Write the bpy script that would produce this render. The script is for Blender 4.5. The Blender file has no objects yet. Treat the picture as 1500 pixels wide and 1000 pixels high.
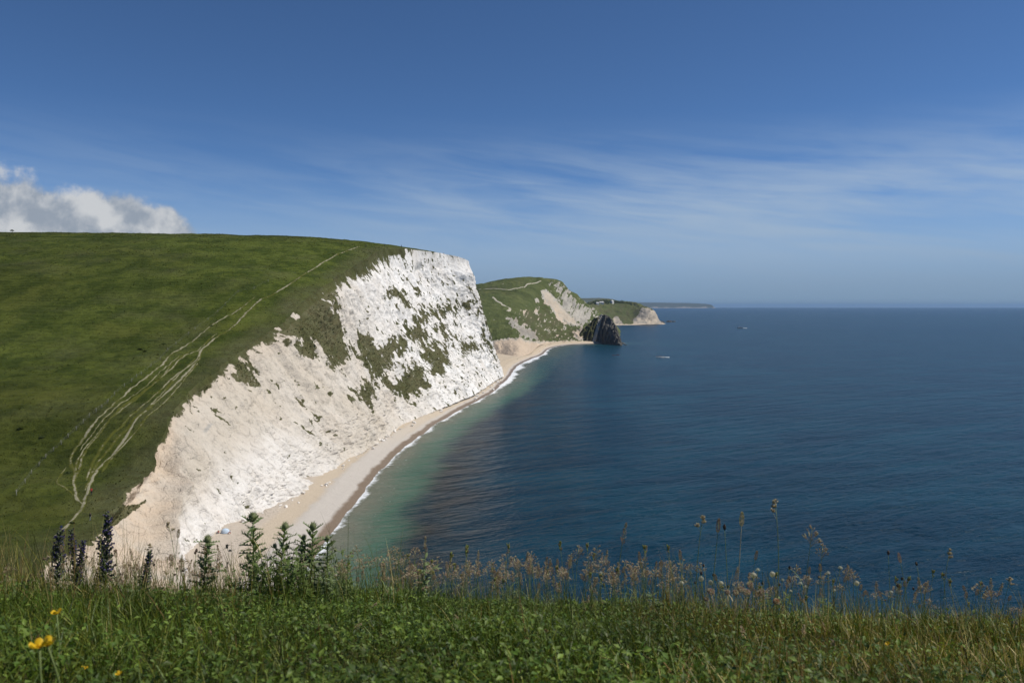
import bpy, bmesh, math, random
import numpy as np
from mathutils import Vector, Matrix
from mathutils.bvhtree import BVHTree

SC = bpy.context.scene
COL = SC.collection
random.seed(7)
RNG = np.random.default_rng(11)

# ---------------------------------------------------------------- camera
EYE = 60.0                       # metres above the sea
F = 1167.0                       # focal length in photograph pixels (1500 wide)
PITCH = math.atan(52.0 / F)
cam_d = bpy.data.cameras.new("camera")
cam_d.sensor_width = 36.0
cam_d.lens = 36.0 * F / 1500.0
cam_d.clip_start = 0.05
cam_d.clip_end = 120000.0
cam_d.dof.use_dof = True
cam_d.dof.focus_distance = 12.0
cam_d.dof.aperture_fstop = 7.1
cam = bpy.data.objects.new("camera", cam_d)
COL.objects.link(cam)
cam.location = (0, 0, EYE)
cam.rotation_euler = (math.pi / 2 - PITCH, 0, 0)
SC.camera = cam

# ---------------------------------------------------------------- sun, exposure
SUN_EL, SUN_AZ = math.radians(52), math.radians(86)      # azimuth clockwise from +Y (view direction)
SUN_DIR = Vector((math.cos(SUN_EL) * math.sin(SUN_AZ), math.cos(SUN_EL) * math.cos(SUN_AZ), math.sin(SUN_EL)))
sun_d = bpy.data.lights.new("sun", 'SUN')
sun_d.energy = 4.4
sun_d.angle = math.radians(0.53)
sun_d.color = (1.0, 0.955, 0.88)
sun = bpy.data.objects.new("sun", sun_d)
COL.objects.link(sun)
sun.rotation_euler = SUN_DIR.to_track_quat('Z', 'Y').to_euler()
sun.location = (200, 100, 400)
SC.view_settings.view_transform = 'Standard'
SC.view_settings.look = 'None'
SC.view_settings.exposure = 0.0
SC.view_settings.gamma = 1.0
SC.view_settings.use_curve_mapping = False
SC.render.film_transparent = False
SC.cycles.use_denoising = True
SC.cycles.denoising_prefilter = 'ACCURATE'
SC.cycles.max_bounces = 6
SC.cycles.volume_bounces = 0
SC.cycles.sample_clamp_indirect = 6.0


# ---------------------------------------------------------------- node helpers
class NT:
    """Small wrapper to write node trees as expressions."""
    def __init__(s, tree):
        s.t = tree
        s.t.nodes.clear()

    def n(s, kind, **kw):
        nd = s.t.nodes.new(kind)
        for k, v in kw.items():
            setattr(nd, k, v)
        return nd

    def put(s, sock, v):
        if hasattr(v, 'is_output'):
            s.t.links.new(v, sock)
        elif v is not None:
            if isinstance(v, (tuple, list)) and len(v) == 3 and sock.type == 'RGBA':
                v = (*v, 1.0)
            sock.default_value = v

    def m(s, op, a, b=None, c=None, clamp=False):
        nd = s.n('ShaderNodeMath', operation=op, use_clamp=clamp)
        for i, v in enumerate((a, b, c)):
            if v is not None:
                s.put(nd.inputs[i], v)
        return nd.outputs[0]

    def add(s, a, b): return s.m('ADD', a, b)
    def sub(s, a, b): return s.m('SUBTRACT', a, b)
    def mul(s, a, b): return s.m('MULTIPLY', a, b)

    def ss(s, v, lo, hi):
        nd = s.n('ShaderNodeMapRange', interpolation_type='SMOOTHSTEP')
        s.put(nd.inputs[0], v)
        nd.inputs[1].default_value, nd.inputs[2].default_value = lo, hi
        return nd.outputs[0]

    def lin(s, v, lo, hi, a=0.0, b=1.0):
        nd = s.n('ShaderNodeMapRange')
        s.put(nd.inputs[0], v)
        for i, q in enumerate((lo, hi, a, b)):
            nd.inputs[i + 1].default_value = q
        return nd.outputs[0]

    def mix(s, f, a, b, blend='MIX'):
        nd = s.n('ShaderNodeMix', data_type='RGBA', blend_type=blend)
        s.put(nd.inputs[0], f)
        s.put(nd.inputs[6], a)
        s.put(nd.inputs[7], b)
        return nd.outputs[2]

    def attr(s, name):
        return s.n('ShaderNodeAttribute', attribute_name=name).outputs['Fac']

    def acol(s, name):
        return s.n('ShaderNodeAttribute', attribute_name=name).outputs['Color']

    def pos(s):
        return s.n('ShaderNodeNewGeometry').outputs['Position']

    def xf(s, vec, scale=(1, 1, 1), rot=(0, 0, 0), loc=(0, 0, 0)):
        nd = s.n('ShaderNodeMapping')
        s.put(nd.inputs[0], vec)
        nd.inputs[1].default_value = loc
        nd.inputs[2].default_value = rot
        nd.inputs[3].default_value = scale
        return nd.outputs[0]

    def noise(s, vec, scale, detail=4.0, rough=0.55, dist=0.0, out=0, lac=2.0):
        nd = s.n('ShaderNodeTexNoise')
        s.put(nd.inputs['Vector'], vec)
        nd.inputs['Scale'].default_value = scale
        nd.inputs['Detail'].default_value = detail
        nd.inputs['Roughness'].default_value = rough
        nd.inputs['Lacunarity'].default_value = lac
        nd.inputs['Distortion'].default_value = dist
        return nd.outputs[out]

    def bump(s, h, dist, strength=1.0, normal=None):
        nd = s.n('ShaderNodeBump')
        nd.inputs['Strength'].default_value = strength
        nd.inputs['Distance'].default_value = dist
        s.put(nd.inputs['Height'], h)
        if normal is not None:
            s.put(nd.inputs['Normal'], normal)
        return nd.outputs[0]

    def xr(s, vec, ang, scale):
        return s.xf(s.xf(vec, (1, 1, 1), (0, 0, ang)), scale)

    def sep(s, vec):
        nd = s.n('ShaderNodeSeparateXYZ')
        s.put(nd.inputs[0], vec)
        return nd.outputs

    def comb(s, x, y, z):
        nd = s.n('ShaderNodeCombineXYZ')
        for i, v in enumerate((x, y, z)):
            s.put(nd.inputs[i], v)
        return nd.outputs[0]

    def principled(s, col, rough=0.9, spec=0.2, normal=None, **kw):
        b = s.n('ShaderNodeBsdfPrincipled')
        s.put(b.inputs['Base Color'], col)
        s.put(b.inputs['Roughness'], rough)
        s.put(b.inputs['Specular IOR Level'], spec)
        if normal is not None:
            s.put(b.inputs['Normal'], normal)
        for k, v in kw.items():
            s.put(b.inputs[k.replace('_', ' ')], v)
        return b.outputs[0]

    def out(s, surf, world=False):
        o = s.n('ShaderNodeOutputWorld' if world else 'ShaderNodeOutputMaterial')
        s.t.links.new(surf, o.inputs[0])


def material(name):
    m = bpy.data.materials.new(name)
    m.use_nodes = True
    return m, NT(m.node_tree)


def plain(name, col, rough=0.7, spec=0.3, var=0.15, scale=8.0):
    m, t = material(name)
    nz = t.noise(t.n('ShaderNodeTexCoord').outputs['Object'], scale, 3)
    c = t.mix(nz, tuple(c * (1 - var) for c in col), tuple(min(1, c * (1 + var)) for c in col))
    t.out(t.principled(c, rough, spec))
    return m


def leafy(name, attr=None, col=(.1, .2, .05), trans=0.35, rough=0.55, spec=0.25, var=0.3):
    """Thin plant tissue: part of the light passes through."""
    m, t = material(name)
    if attr:
        c = t.acol(attr)
    else:
        nz = t.noise(t.n('ShaderNodeTexCoord').outputs['Object'], 60.0, 3)
        c = t.mix(nz, tuple(q * (1 - var) for q in col), tuple(q * (1 + var) for q in col))
    p = t.principled(c, rough, spec)
    tr = t.n('ShaderNodeBsdfTranslucent')
    t.put(tr.inputs[0], t.mix(1.0, c, (1.0, 1.05, 0.55), 'MULTIPLY'))
    mx = t.n('ShaderNodeMixShader')
    mx.inputs[0].default_value = trans
    t.t.links.new(p, mx.inputs[1])
    t.t.links.new(tr.outputs[0], mx.inputs[2])
    t.out(mx.outputs[0])
    return m


# ---------------------------------------------------------------- sky
world = bpy.data.worlds.new("World")
SC.world = world
world.use_nodes = True
SKY = 0.096


def build_sky():
    t = NT(world.node_tree)
    sky = t.n('ShaderNodeTexSky', sky_type='NISHITA')
    sky.sun_disc = False
    sky.sun_elevation = SUN_EL
    sky.sun_rotation = SUN_AZ
    sky.altitude = 60
    sky.air_density = 0.5
    sky.dust_density = 0.0
    sky.ozone_density = 6.0
    d = t.n('ShaderNodeTexCoord').outputs['Generated']
    x, y, z = t.sep(d)
    az = t.m('ARCTAN2', x, y)
    el = t.m('ARCSINE', z)
    base = sky.outputs[0]
    base = t.mix(1.0, base, SKY_TINT, 'MULTIPLY')
    # thin cirrus: long streaks, slightly falling to the right
    q = t.comb(t.mul(az, 1.0), t.add(t.mul(el, 6.0), t.mul(az, 0.75)), 0.0)
    warp = t.noise(q, 2.2, 3, out=1)
    wv = t.n('ShaderNodeVectorMath', operation='MULTIPLY_ADD')
    t.put(wv.inputs[0], warp)
    wv.inputs[1].default_value = (0.35, 0.25, 0)
    t.put(wv.inputs[2], q)
    big = t.noise(wv.outputs[0], 3.4, 4, 0.55)
    fine = t.noise(t.xf(wv.outputs[0], (1.4, 3.4, 1)), 3.2, 6, 0.58)
    amt = t.add(t.mul(big, 0.8), t.mul(fine, 0.45))
    band = t.mul(t.ss(el, -0.01, 0.055), t.sub(1.0, t.ss(el, 0.11, 0.235)))
    side = t.add(0.35, t.mul(0.65, t.ss(az, -0.32, 0.1)))
    cir = t.mul(t.mul(t.add(t.mul(t.ss(amt, 0.42, 0.82), .82), t.mul(t.ss(big, 0.30, 0.72), .22)), band), side)
    base = t.mix(t.mul(cir, 0.66), base, tuple(c / SKY for c in (0.46, 0.55, 0.64)))
    # pale veil low over the sea
    veil = t.mul(t.sub(1.0, t.ss(el, 0.02, 0.17)), 0.88)
    vcol = t.mix(t.ss(el, 0.0, 0.075), tuple(c / SKY for c in (0.205, 0.296, 0.425)), tuple(c / SKY for c in (0.285, 0.395, 0.545)))
    base = t.mix(veil, base, vcol)
    # cumulus bank low in the sky over the downs
    ys = t.m('MAXIMUM', y, 0.05)
    u = t.m('DIVIDE', x, ys)
    w = t.m('DIVIDE', z, ys)
    p = t.comb(u, w, 0.0)
    n1 = t.noise(p, 17.0, 6, 0.56)
    n2 = t.noise(t.xf(p, loc=(-0.012, -0.016, 0)), 17.0, 6, 0.56)
    n3 = t.noise(p, 8.0, 2, 0.5)
    shape = None
    for (cu, cw, ru, rw) in ((-.63, .102, .10, .082), (-.73, .098, .12, .080), (-.57, .088, .10, .072), (-.505, .085, .085, .060), (-.465, .082, .075, .062)):
        e = t.m('SQRT', t.add(t.m('POWER', t.m('ABSOLUTE', t.mul(t.sub(u, cu), 1 / ru)), 2.0),
                              t.m('POWER', t.m('ABSOLUTE', t.mul(t.sub(w, cw), 1 / rw)), 2.0)))
        e = t.sub(1.0, e)
        shape = e if shape is None else t.m('SMOOTH_MAX', shape, e, 0.25)
    dens = t.add(shape, t.mul(t.sub(n1, 0.5), 1.15))
    cov = t.mul(t.ss(dens, 0.08, 0.34), t.ss(y, 0.05, 0.1))
    lit = t.add(t.mul(t.sub(n1, n2), 3.2), t.add(t.mul(t.sub(n3, 0.5), 1.4), t.lin(w, 0.075, 0.165, 0.14, 0.66)))
    ccol = t.mix(t.ss(lit, -0.05, 1.0), tuple(c / SKY for c in (0.30, 0.345, 0.41)), tuple(c / SKY for c in (0.60, 0.615, 0.63)))
    base = t.mix(t.mul(cov, 0.96), base, ccol)
    bg = t.n('ShaderNodeBackground')
    t.put(bg.inputs[0], base)
    bg.inputs[1].default_value = SKY
    t.out(bg.outputs[0], world=True)


SKY_TINT = (0.85, 1.02, 1.09)
build_sky()


# ---------------------------------------------------------------- numeric helpers
def ray(px, py):
    """World direction through a photograph pixel, scaled so that its y component is 1."""
    a, b = (px - 750.0) / F, -(py - 500.0) / F
    cp, sp = math.cos(PITCH), math.sin(PITCH)
    dy = cp + b * sp
    return np.array([a / dy, 1.0, (b * cp - sp) / dy])


def P(px, py, d):
    r = ray(px, py)
    return np.array([r[0] * d, d, EYE + r[2] * d])


def PZ(px, py, z=0.0):
    r = ray(px, py)
    d = (z - EYE) / r[2]
    return np.array([r[0] * d, d, z])


def project(X, Y, Z):
    """World arrays -> photograph pixels."""
    cp, sp = math.cos(PITCH), math.sin(PITCH)
    z = Z - EYE
    dep = np.maximum(Y * cp - z * sp, 0.1)
    up = Y * sp + z * cp
    return 750 + F * X / dep, 500 - F * up / dep


def _h(ix, iy, seed):
    n = (ix.astype(np.int64) * 374761393 + iy.astype(np.int64) * 668265263 + seed * 974634257) & 0xFFFFFFFF
    n = ((n ^ (n >> 13)) * 1274126177) & 0xFFFFFFFF
    n = ((n ^ (n >> 16)) * 2246822519) & 0xFFFFFFFF
    n = n ^ (n >> 15)
    return n.astype(np.float64) / 4294967295.0


def vn(x, y, seed=0):
    x = np.asarray(x, float); y = np.asarray(y, float)
    ix, iy = np.floor(x), np.floor(y)
    fx, fy = x - ix, y - iy
    fx = fx * fx * fx * (fx * (fx * 6 - 15) + 10); fy = fy * fy * fy * (fy * (fy * 6 - 15) + 10)
    a, b = _h(ix, iy, seed), _h(ix + 1, iy, seed)
    c, d = _h(ix, iy + 1, seed), _h(ix + 1, iy + 1, seed)
    return (a + (b - a) * fx) * (1 - fy) + (c + (d - c) * fx) * fy


def fbm(x, y, o=4, seed=0, gain=0.5):
    s, a, tot = 0.0, 1.0, 0.0
    for k in range(o):
        s = s + a * (vn(x, y, seed + 17 * k) - 0.5)
        tot += a
        x, y = x * 2.03 + 13.7, y * 2.03 + 7.1
        a *= gain
    return 2 * s / tot                      # about -1 .. 1


def ridged(x, y, o=3, seed=0):
    s, a, tot = 0.0, 1.0, 0.0
    for k in range(o):
        s = s + a * (1 - np.abs(2 * vn(x, y, seed + 31 * k) - 1))
        tot += a
        x, y = x * 2.1 + 3.3, y * 2.1 + 9.1
        a *= 0.5
    return s / tot


def sst(x, a, b):
    q = np.clip((x - a) / (b - a), 0, 1)
    return q * q * (3 - 2 * q)


def smooth_interp(xq, xs, ys):
    """Monotone-ish cubic interpolation (Catmull-Rom tangents, limited)."""
    xs = np.asarray(xs, float); ys = np.asarray(ys, float); xq = np.asarray(xq, float)
    dx = np.diff(xs); s = np.diff(ys) / dx
    m = np.zeros_like(ys)
    m[1:-1] = np.where(s[:-1] * s[1:] > 0, 2 * s[:-1] * s[1:] / (s[:-1] + s[1:] + 1e-12), 0)
    m[0], m[-1] = s[0], s[-1]
    i = np.clip(np.searchsorted(xs, xq) - 1, 0, len(dx) - 1)
    t = (xq - xs[i]) / dx[i]
    t = np.clip(t, 0, 1)
    return ((2 * t**3 - 3 * t**2 + 1) * ys[i] + (t**3 - 2 * t**2 + t) * dx[i] * m[i]
            + (-2 * t**3 + 3 * t**2) * ys[i + 1] + (t**3 - t**2) * dx[i] * m[i + 1])


def sdpoly(X, Y, poly):
    """Signed distance to a polygon, positive inside."""
    X = np.asarray(X, float); Y = np.asarray(Y, float)
    best = np.full(X.shape, 1e9); ins = np.zeros(X.shape, bool)
    n = len(poly)
    for i in range(n):
        (ax, ay), (bx, by) = poly[i], poly[(i + 1) % n]
        ex, ey = bx - ax, by - ay
        t = np.clip(((X - ax) * ex + (Y - ay) * ey) / (ex * ex + ey * ey + 1e-9), 0, 1)
        best = np.minimum(best, np.hypot(X - ax - t * ex, Y - ay - t * ey))
        if ay != by:
            c = ((ay > Y) != (by > Y)) & (X < (bx - ax) * (Y - ay) / (by - ay) + ax)
            ins ^= c
    return np.where(ins, best, -best)


def polyline_dist(X, Y, pts):
    best = np.full(np.shape(X), 1e9)
    for (ax, ay), (bx, by) in zip(pts[:-1], pts[1:]):
        ex, ey = bx - ax, by - ay
        t = np.clip(((X - ax) * ex + (Y - ay) * ey) / (ex * ex + ey * ey + 1e-9), 0, 1)
        best = np.minimum(best, np.hypot(X - ax - t * ex, Y - ay - t * ey))
    return best


# ---------------------------------------------------------------- object helpers
def tag(o, label=None, cat=None, group=None, kind=None):
    for k, v in (('label', label), ('category', cat), ('group', group), ('kind', kind)):
        if v:
            o[k] = v
    return o


def empty(name, loc, label, cat, group=None, rz=0.0):
    o = bpy.data.objects.new(name, None)
    o.empty_display_size = 0.1
    COL.objects.link(o)
    o.location = loc
    o.rotation_euler = (0, 0, rz)
    return tag(o, label, cat, group)


def link_mesh(name, me, parent=None, mats=()):
    for m in mats:
        me.materials.append(m)
    o = bpy.data.objects.new(name, me)
    COL.objects.link(o)
    if parent is not None:
        o.parent = parent
    return o


def np_mesh(name, V, Q, attrs=None, smooth=True, cols=None):
    """Mesh from numpy vertices and quads/tris; attrs: float per vertex; cols: RGB per vertex."""
    me = bpy.data.meshes.new(name)
    V = np.ascontiguousarray(V, np.float32); Q = np.ascontiguousarray(Q, np.int32)
    k = Q.shape[1]
    me.vertices.add(len(V)); me.vertices.foreach_set('co', V.ravel())
    me.loops.add(Q.size); me.loops.foreach_set('vertex_index', Q.ravel())
    me.polygons.add(len(Q))
    me.polygons.foreach_set('loop_start', np.arange(0, Q.size, k, dtype=np.int32))
    me.polygons.foreach_set('loop_total', np.full(len(Q), k, np.int32))
    me.polygons.foreach_set('use_smooth', np.full(len(Q), smooth, bool))
    for a, val in (attrs or {}).items():
        at = me.attributes.new(a, 'FLOAT', 'POINT')
        at.data.foreach_set('value', np.ascontiguousarray(val, np.float32).ravel())
    if cols is not None:
        at = me.attributes.new('tint', 'FLOAT_COLOR', 'POINT')
        c4 = np.ones((len(V), 4), np.float32); c4[:, :3] = cols
        at.data.foreach_set('color', c4.ravel())
    me.update(calc_edges=True)
    me.validate()
    return me


def grid_quads(r, c):
    i = np.arange(r - 1)[:, None] * c + np.arange(c - 1)[None, :]
    return np.stack([i, i + 1, i + c + 1, i + c], -1).reshape(-1, 4)


def sheet(name, X, Y, Z, attrs, mat, flip=False, kind='structure', label=None):
    r, c = X.shape
    q = grid_quads(r, c)
    if flip:
        q = q[:, ::-1]
    me = np_mesh(name, np.stack([X, Y, Z], -1).reshape(-1, 3), q, {k: v.ravel() for k, v in attrs.items()})
    o = link_mesh(name, me, None, [mat])
    tag(o, label, None, None, kind)
    return o


class MB:
    """Collects tubes, strips and blobs; build() links them as one mesh object."""
    def __init__(s):
        s.v, s.f, s.m = [], [], []

    def face(s, idx, mi=0):
        s.f.append(tuple(idx)); s.m.append(mi)

    def tube(s, pts, rad, n=5, mi=0, cap=True):
        pts = [Vector(p) for p in pts]
        if not hasattr(rad, '__len__'):
            rad = [rad] * len(pts)
        b = len(s.v); up = None
        for i, p in enumerate(pts):
            d = (pts[min(i + 1, len(pts) - 1)] - pts[max(i - 1, 0)])
            d = d.normalized() if d.length > 1e-9 else Vector((0, 0, 1))
            if up is None:
                up = d.orthogonal().normalized()
            up = (up - d * up.dot(d))
            up = up.normalized() if up.length > 1e-6 else d.orthogonal().normalized()
            w = d.cross(up)
            for k in range(n):
                a = 2 * math.pi * k / n
                s.v.append(p + (up * math.cos(a) + w * math.sin(a)) * rad[i])
        for i in range(len(pts) - 1):
            for k in range(n):
                k2 = (k + 1) % n
                s.face((b + i * n + k, b + i * n + k2, b + (i + 1) * n + k2, b + (i + 1) * n + k), mi)
        if cap:
            s.face([b + k for k in range(n)][::-1], mi)
            e = b + (len(pts) - 1) * n
            s.face([e + k for k in range(n)], mi)
        return s

    def ribbon(s, pts, widths, side, mi=0, fold=0.0):
        """Leaf-like strip along pts; side is the width direction, fold lifts the edges."""
        pts = [Vector(p) for p in pts]; side = Vector(side).normalized()
        b = len(s.v)
        for i, (p, w) in enumerate(zip(pts, widths)):
            d = (pts[min(i + 1, len(pts) - 1)] - pts[max(i - 1, 0)]).normalized()
            nrm = side.cross(d).normalized()
            s.v += [p - side * w * .5 + nrm * fold * w, p.copy(), p + side * w * .5 + nrm * fold * w]
        for i in range(len(pts) - 1):
            a = b + 3 * i
            s.face((a, a + 1, a + 4, a + 3), mi)
            s.face((a + 1, a + 2, a + 5, a + 4), mi)
        return s

    def blob(s, c, r, mi=0, seg=6, rings=4, rough=0.0, axis=(0, 0, 1)):
        c = Vector(c)
        if not hasattr(r, '__len__'):
            r = (r, r, r)
        q = Vector((0, 0, 1)).rotation_difference(Vector(axis).normalized())
        b = len(s.v)
        for i in range(rings + 1):
            th = math.pi * i / rings
            for k in range(seg):
                ph = 2 * math.pi * (k + 0.5 * (i % 2)) / seg
                f = 1 + rough * (random.random() - .5)
                s.v.append(c + q @ Vector((r[0] * math.sin(th) * math.cos(ph) * f, r[1] * math.sin(th) * math.sin(ph) * f, r[2] * math.cos(th) * f)))
        for i in range(rings):
            for k in range(seg):
                k2 = (k + 1) % seg
                s.face((b + i * seg + k, b + (i + 1) * seg + k, b + (i + 1) * seg + k2, b + i * seg + k2), mi)
        return s

    def box(s, c, h, mi=0, rz=0.0):
        b = len(s.v); cr, sr = math.cos(rz), math.sin(rz)
        for z in (-1, 1):
            for x, y in ((-1, -1), (1, -1), (1, 1), (-1, 1)):
                lx, ly = x * h[0], y * h[1]
                s.v.append(Vector((c[0] + lx * cr - ly * sr, c[1] + lx * sr + ly * cr, c[2] + z * h[2])))
        for q in ((3, 2, 1, 0), (4, 5, 6, 7), (0, 1, 5, 4), (1, 2, 6, 5), (2, 3, 7, 6), (3, 0, 4, 7)):
            s.face([b + i for i in q], mi)
        return s

    def mesh(s, name, mats, smooth=True):
        me = bpy.data.meshes.new(name)
        me.from_pydata([tuple(v) for v in s.v], [], s.f)
        me.polygons.foreach_set('material_index', s.m)
        me.polygons.foreach_set('use_smooth', [smooth] * len(s.f))
        for m in mats:
            me.materials.append(m)
        me.update()
        return me

    def build(s, name, mats, parent=None, smooth=True):
        if not isinstance(mats, (list, tuple)):
            mats = [mats]
        return link_mesh(name, s.mesh(name, mats, smooth), parent)


def copy_tree(o, parent=None):
    c = o.copy()
    COL.objects.link(c)
    if parent is not None:
        c.parent = parent
    for ch in list(o.children):
        copy_tree(ch, c)
    return c


# ================================================================ materials of the land
def land_material(name, grass_lo, grass_hi, olive, chalk, cream, rock, gscale=1.0, bump=0.5, spk=1.0):
    m, t = material(name)
    p = t.pos()
    veg = t.attr('veg'); warm = t.attr('warm'); ol = t.attr('olive'); gr = t.attr('grey'); tan = t.attr('tan')
    nA = t.noise(p, 0.05 * gscale, 5, 0.6)
    nB = t.noise(t.xf(p, (1, 1, 1)), 0.45 * gscale, 6, 0.65)
    nC = t.noise(p, 1.6 * gscale, 5, 0.7)
    nD = t.noise(t.xf(p, (1, 1, .55)), 0.22 * gscale, 6, 0.7, 0.6)
    strk = t.noise(t.comb(t.mul(t.attr('along'), 0.55), t.mul(t.attr('down'), 0.17), 0.0), 1.0, 5, 0.66, 0.4)
    # turf
    g = t.mix(t.ss(t.add(nA, t.mul(t.sub(t.noise(p, 0.13 * gscale, 5, .65), .5), 1.1)), 0.30, 0.72), grass_lo, grass_hi)
    g = t.mix(t.mul(t.ss(nB, 0.40, 0.80), .75), g, tuple(c * 0.66 for c in grass_lo))
    g = t.mix(t.mul(t.ss(nC, 0.5, 0.85), 0.5), g, tuple(c * 1.5 for c in grass_hi))
    g = t.mix(t.mul(t.ss(nD, 0.58, 0.74), 0.35), g, (0.085, 0.078, 0.028))
    nE = t.noise(p, 0.018 * gscale, 4, 0.6)
    g = t.mix(t.mul(t.ss(nE, .50, .66), .42), g, tuple(c * .55 for c in grass_lo))
    g = t.mix(t.mul(t.ss(t.noise(t.xf(p, loc=(90, 40, 3)), 0.030 * gscale, 4, 0.6), .54, .70), .5), g, (grass_hi[0] * 1.35, grass_hi[1] * 1.2, grass_hi[2] * 1.3))
    g = t.mix(t.mul(t.attr('brighten'), .8), g, t.mix(1.0, g, (1.40, 1.48, 1.45), 'MULTIPLY'))  # brightness of the upper, cliffward slope painted into the turf colour
    o2 = t.mix(t.ss(nB, 0.3, 0.7), olive, (olive[0] * .72, olive[1] * .6, olive[2] * .55))
    o2 = t.mix(t.mul(t.ss(nC, 0.45, 0.75), 0.4), o2, tuple(c * 1.5 for c in olive))
    g = t.mix(ol, g, o2)
    # chalk
    c = t.mix(warm, chalk, cream)
    c = t.mix(t.mul(t.ss(nD, 0.35, 0.7), 0.32), c, tuple(q * .74 for q in cream))
    c = t.mix(t.mul(t.ss(nB, 0.55, 0.75), 0.22 * spk), c, (0.42, 0.40, 0.36))
    sp = t.mul(t.ss(nC, 0.60, 0.74), t.ss(nD, 0.47, 0.62))
    c = t.mix(t.mul(sp, 0.42 * spk), c, (0.16, 0.155, 0.12))
    vor = t.n('ShaderNodeTexVoronoi', feature='DISTANCE_TO_EDGE')
    wv = t.n('ShaderNodeVectorMath', operation='MULTIPLY_ADD')
    t.put(wv.inputs[0], t.noise(p, 0.5 * gscale, 4, .6, out=1)); wv.inputs[1].default_value = (3.2, 3.2, 3.2); t.put(wv.inputs[2], p)
    t.put(vor.inputs['Vector'], wv.outputs[0]); vor.inputs['Scale'].default_value = 0.26 * gscale
    crk = t.mul(t.sub(1.0, t.ss(vor.outputs['Distance'], 0.0, 0.075)), t.ss(nD, .42, .60))
    c = t.mix(t.mul(crk, 0.20 * spk), c, (0.30, 0.28, 0.24))
    band = t.noise(t.comb(t.mul(t.add(t.attr('down'), t.mul(t.attr('along'), .34)), .62), t.mul(t.attr('along'), .035), 0.0), 1.0, 3, .5)
    c = t.mix(t.mul(t.mul(t.ss(band, .58, .66), t.ss(nB, .40, .60)), .22), c, (0.38, 0.36, 0.32))
    c = t.mix(t.mul(t.ss(strk, 0.60, 0.72), 0.36 * spk), c, (0.20, 0.19, 0.155))
    c = t.mix(tan, c, t.mix(nB, (0.66, 0.52, 0.38), (0.56, 0.45, 0.34)))
    c = t.mix(gr, c, t.mix(nB, rock, tuple(q * .45 for q in rock)))
    f = t.ss(t.add(veg, t.add(t.mul(t.sub(nB, .5), 1.1), t.mul(t.sub(nC, .5), 0.9))), -0.16, 0.16)
    col = t.mix(f, c, g)
    h1 = t.noise(p, 0.5 * gscale, 8, 0.68)
    h2 = t.noise(p, 2.5 * gscale, 6, 0.7)
    nrm = t.bump(t.sub(t.add(h1, t.mul(h2, 0.35)), t.mul(t.mul(crk, t.sub(1.0, f)), .28)), bump, 1.0)
    t.out(t.principled(col, 0.95, 0.08, nrm))
    return m


M_LAND = land_material("downland_chalk", (0.033, 0.045, 0.0070), (0.072, 0.085, 0.0155), (0.135, 0.135, 0.072),
                       (0.91, 0.892, 0.865), (0.58, 0.515, 0.425), (0.46, 0.46, 0.44), 1.0, 0.7, 1.05)
M_FARLAND = land_material("far_hill", (0.082, 0.100, 0.034), (0.122, 0.138, 0.050), (0.115, 0.112, 0.062),
                          (0.47, 0.44, 0.38), (0.62, 0.50, 0.36), (0.34, 0.32, 0.28), 0.4, 2.5)
M_ROCK = land_material("limestone", (0.075, 0.085, 0.034), (0.10, 0.105, 0.045), (0.085, 0.082, 0.042),
                       (0.50, 0.47, 0.42), (0.52, 0.47, 0.39), (0.17, 0.16, 0.14), 0.5, 2.0, 1.4)

# ================================================================ main down and chalk cliff
# stations: cliff edge (x, y, z) and foot (x, y); px stations are read off the photograph at a believable depth
FOOT_Y = [60, 104, 134, 158, 191, 209, 228, 246, 261, 290, 316, 369, 445, 514, 590, 653, 700, 740]
FOOT_X = [-14, -38, -60, -70, -75.5, -72, -65.5, -63.5, -59.5, -61.5, -59, -54.5, -40, -24.5, -15, -7.5, -16, -44]


def foot_x(y): return np.interp(y, FOOT_Y, FOOT_X)


ST = [((48, -40, 58), (75, -40)), ((30, 0, 55), (54, 4)), ((16, 12, 51.5), (42, 20)), ((-8, 30, 45), (20, 38)),
      ((-36, 60, 34.5), (-12, 64)), ((-54, 86, 27), (-26, 88))]
for (px, py, d, by) in ((0, 866, 100, 102), (30, 850, 112, 114), (90, 812, 131, 133), (148, 772, 155, 156), (165, 747, 169, 170),
                        (190, 716, 180, 181), (220, 690, 196, 197), (236, 645, 210, 211), (244, 612, 219, 220), (285, 570, 246, 246),
                        (343, 522, 290, 290), (395, 487, 321, 322), (430, 457, 346, 349), (470, 422, 374, 380), (508, 396, 414, 426),
                        (540, 377, 456, 474), (560, 366.5, 500, 522), (600, 365, 550, 574), (640, 370, 590, 612), (670, 376, 612, 635), (686, 383, 625, 653)):
    e = P(px, py, d)
    ST.append(((e[0], e[1], e[2]), (float(foot_x(by)), by)))
ST += [((-38, 634, 94), (-9, 664)), ((-62, 660, 84), (-22, 700)), ((-104, 694, 72), (-60, 742))]
EY = [s[0][1] for s in ST]
EX = [s[0][0] for s in ST]; EZ = [s[0][2] for s in ST]
BX = [s[1][0] for s in ST]; BY = [s[1][1] for s in ST]

ys, y = [], -40.0
while y < 694:
    ys.append(y)
    y += 0.38 + max(y, 0) * 0.0011 if y > 85 else 2.0
ys = np.array(ys)
NU = len(ys)
ex0, ez0 = smooth_interp(ys, EY, EX), smooth_interp(ys, EY, EZ)
bx0, by0 = smooth_interp(ys, EY, BX), smooth_interp(ys, EY, BY)
# ragged edge
jit = fbm(ys / 9.0, ys * 0 + 3.1, 4, 5) * 1.7 * sst(ys, 90, 130)
ex = ex0 + jit
arc = np.concatenate([[0], np.cumsum(np.hypot(np.diff(ex0), np.diff(ys)))])

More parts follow.
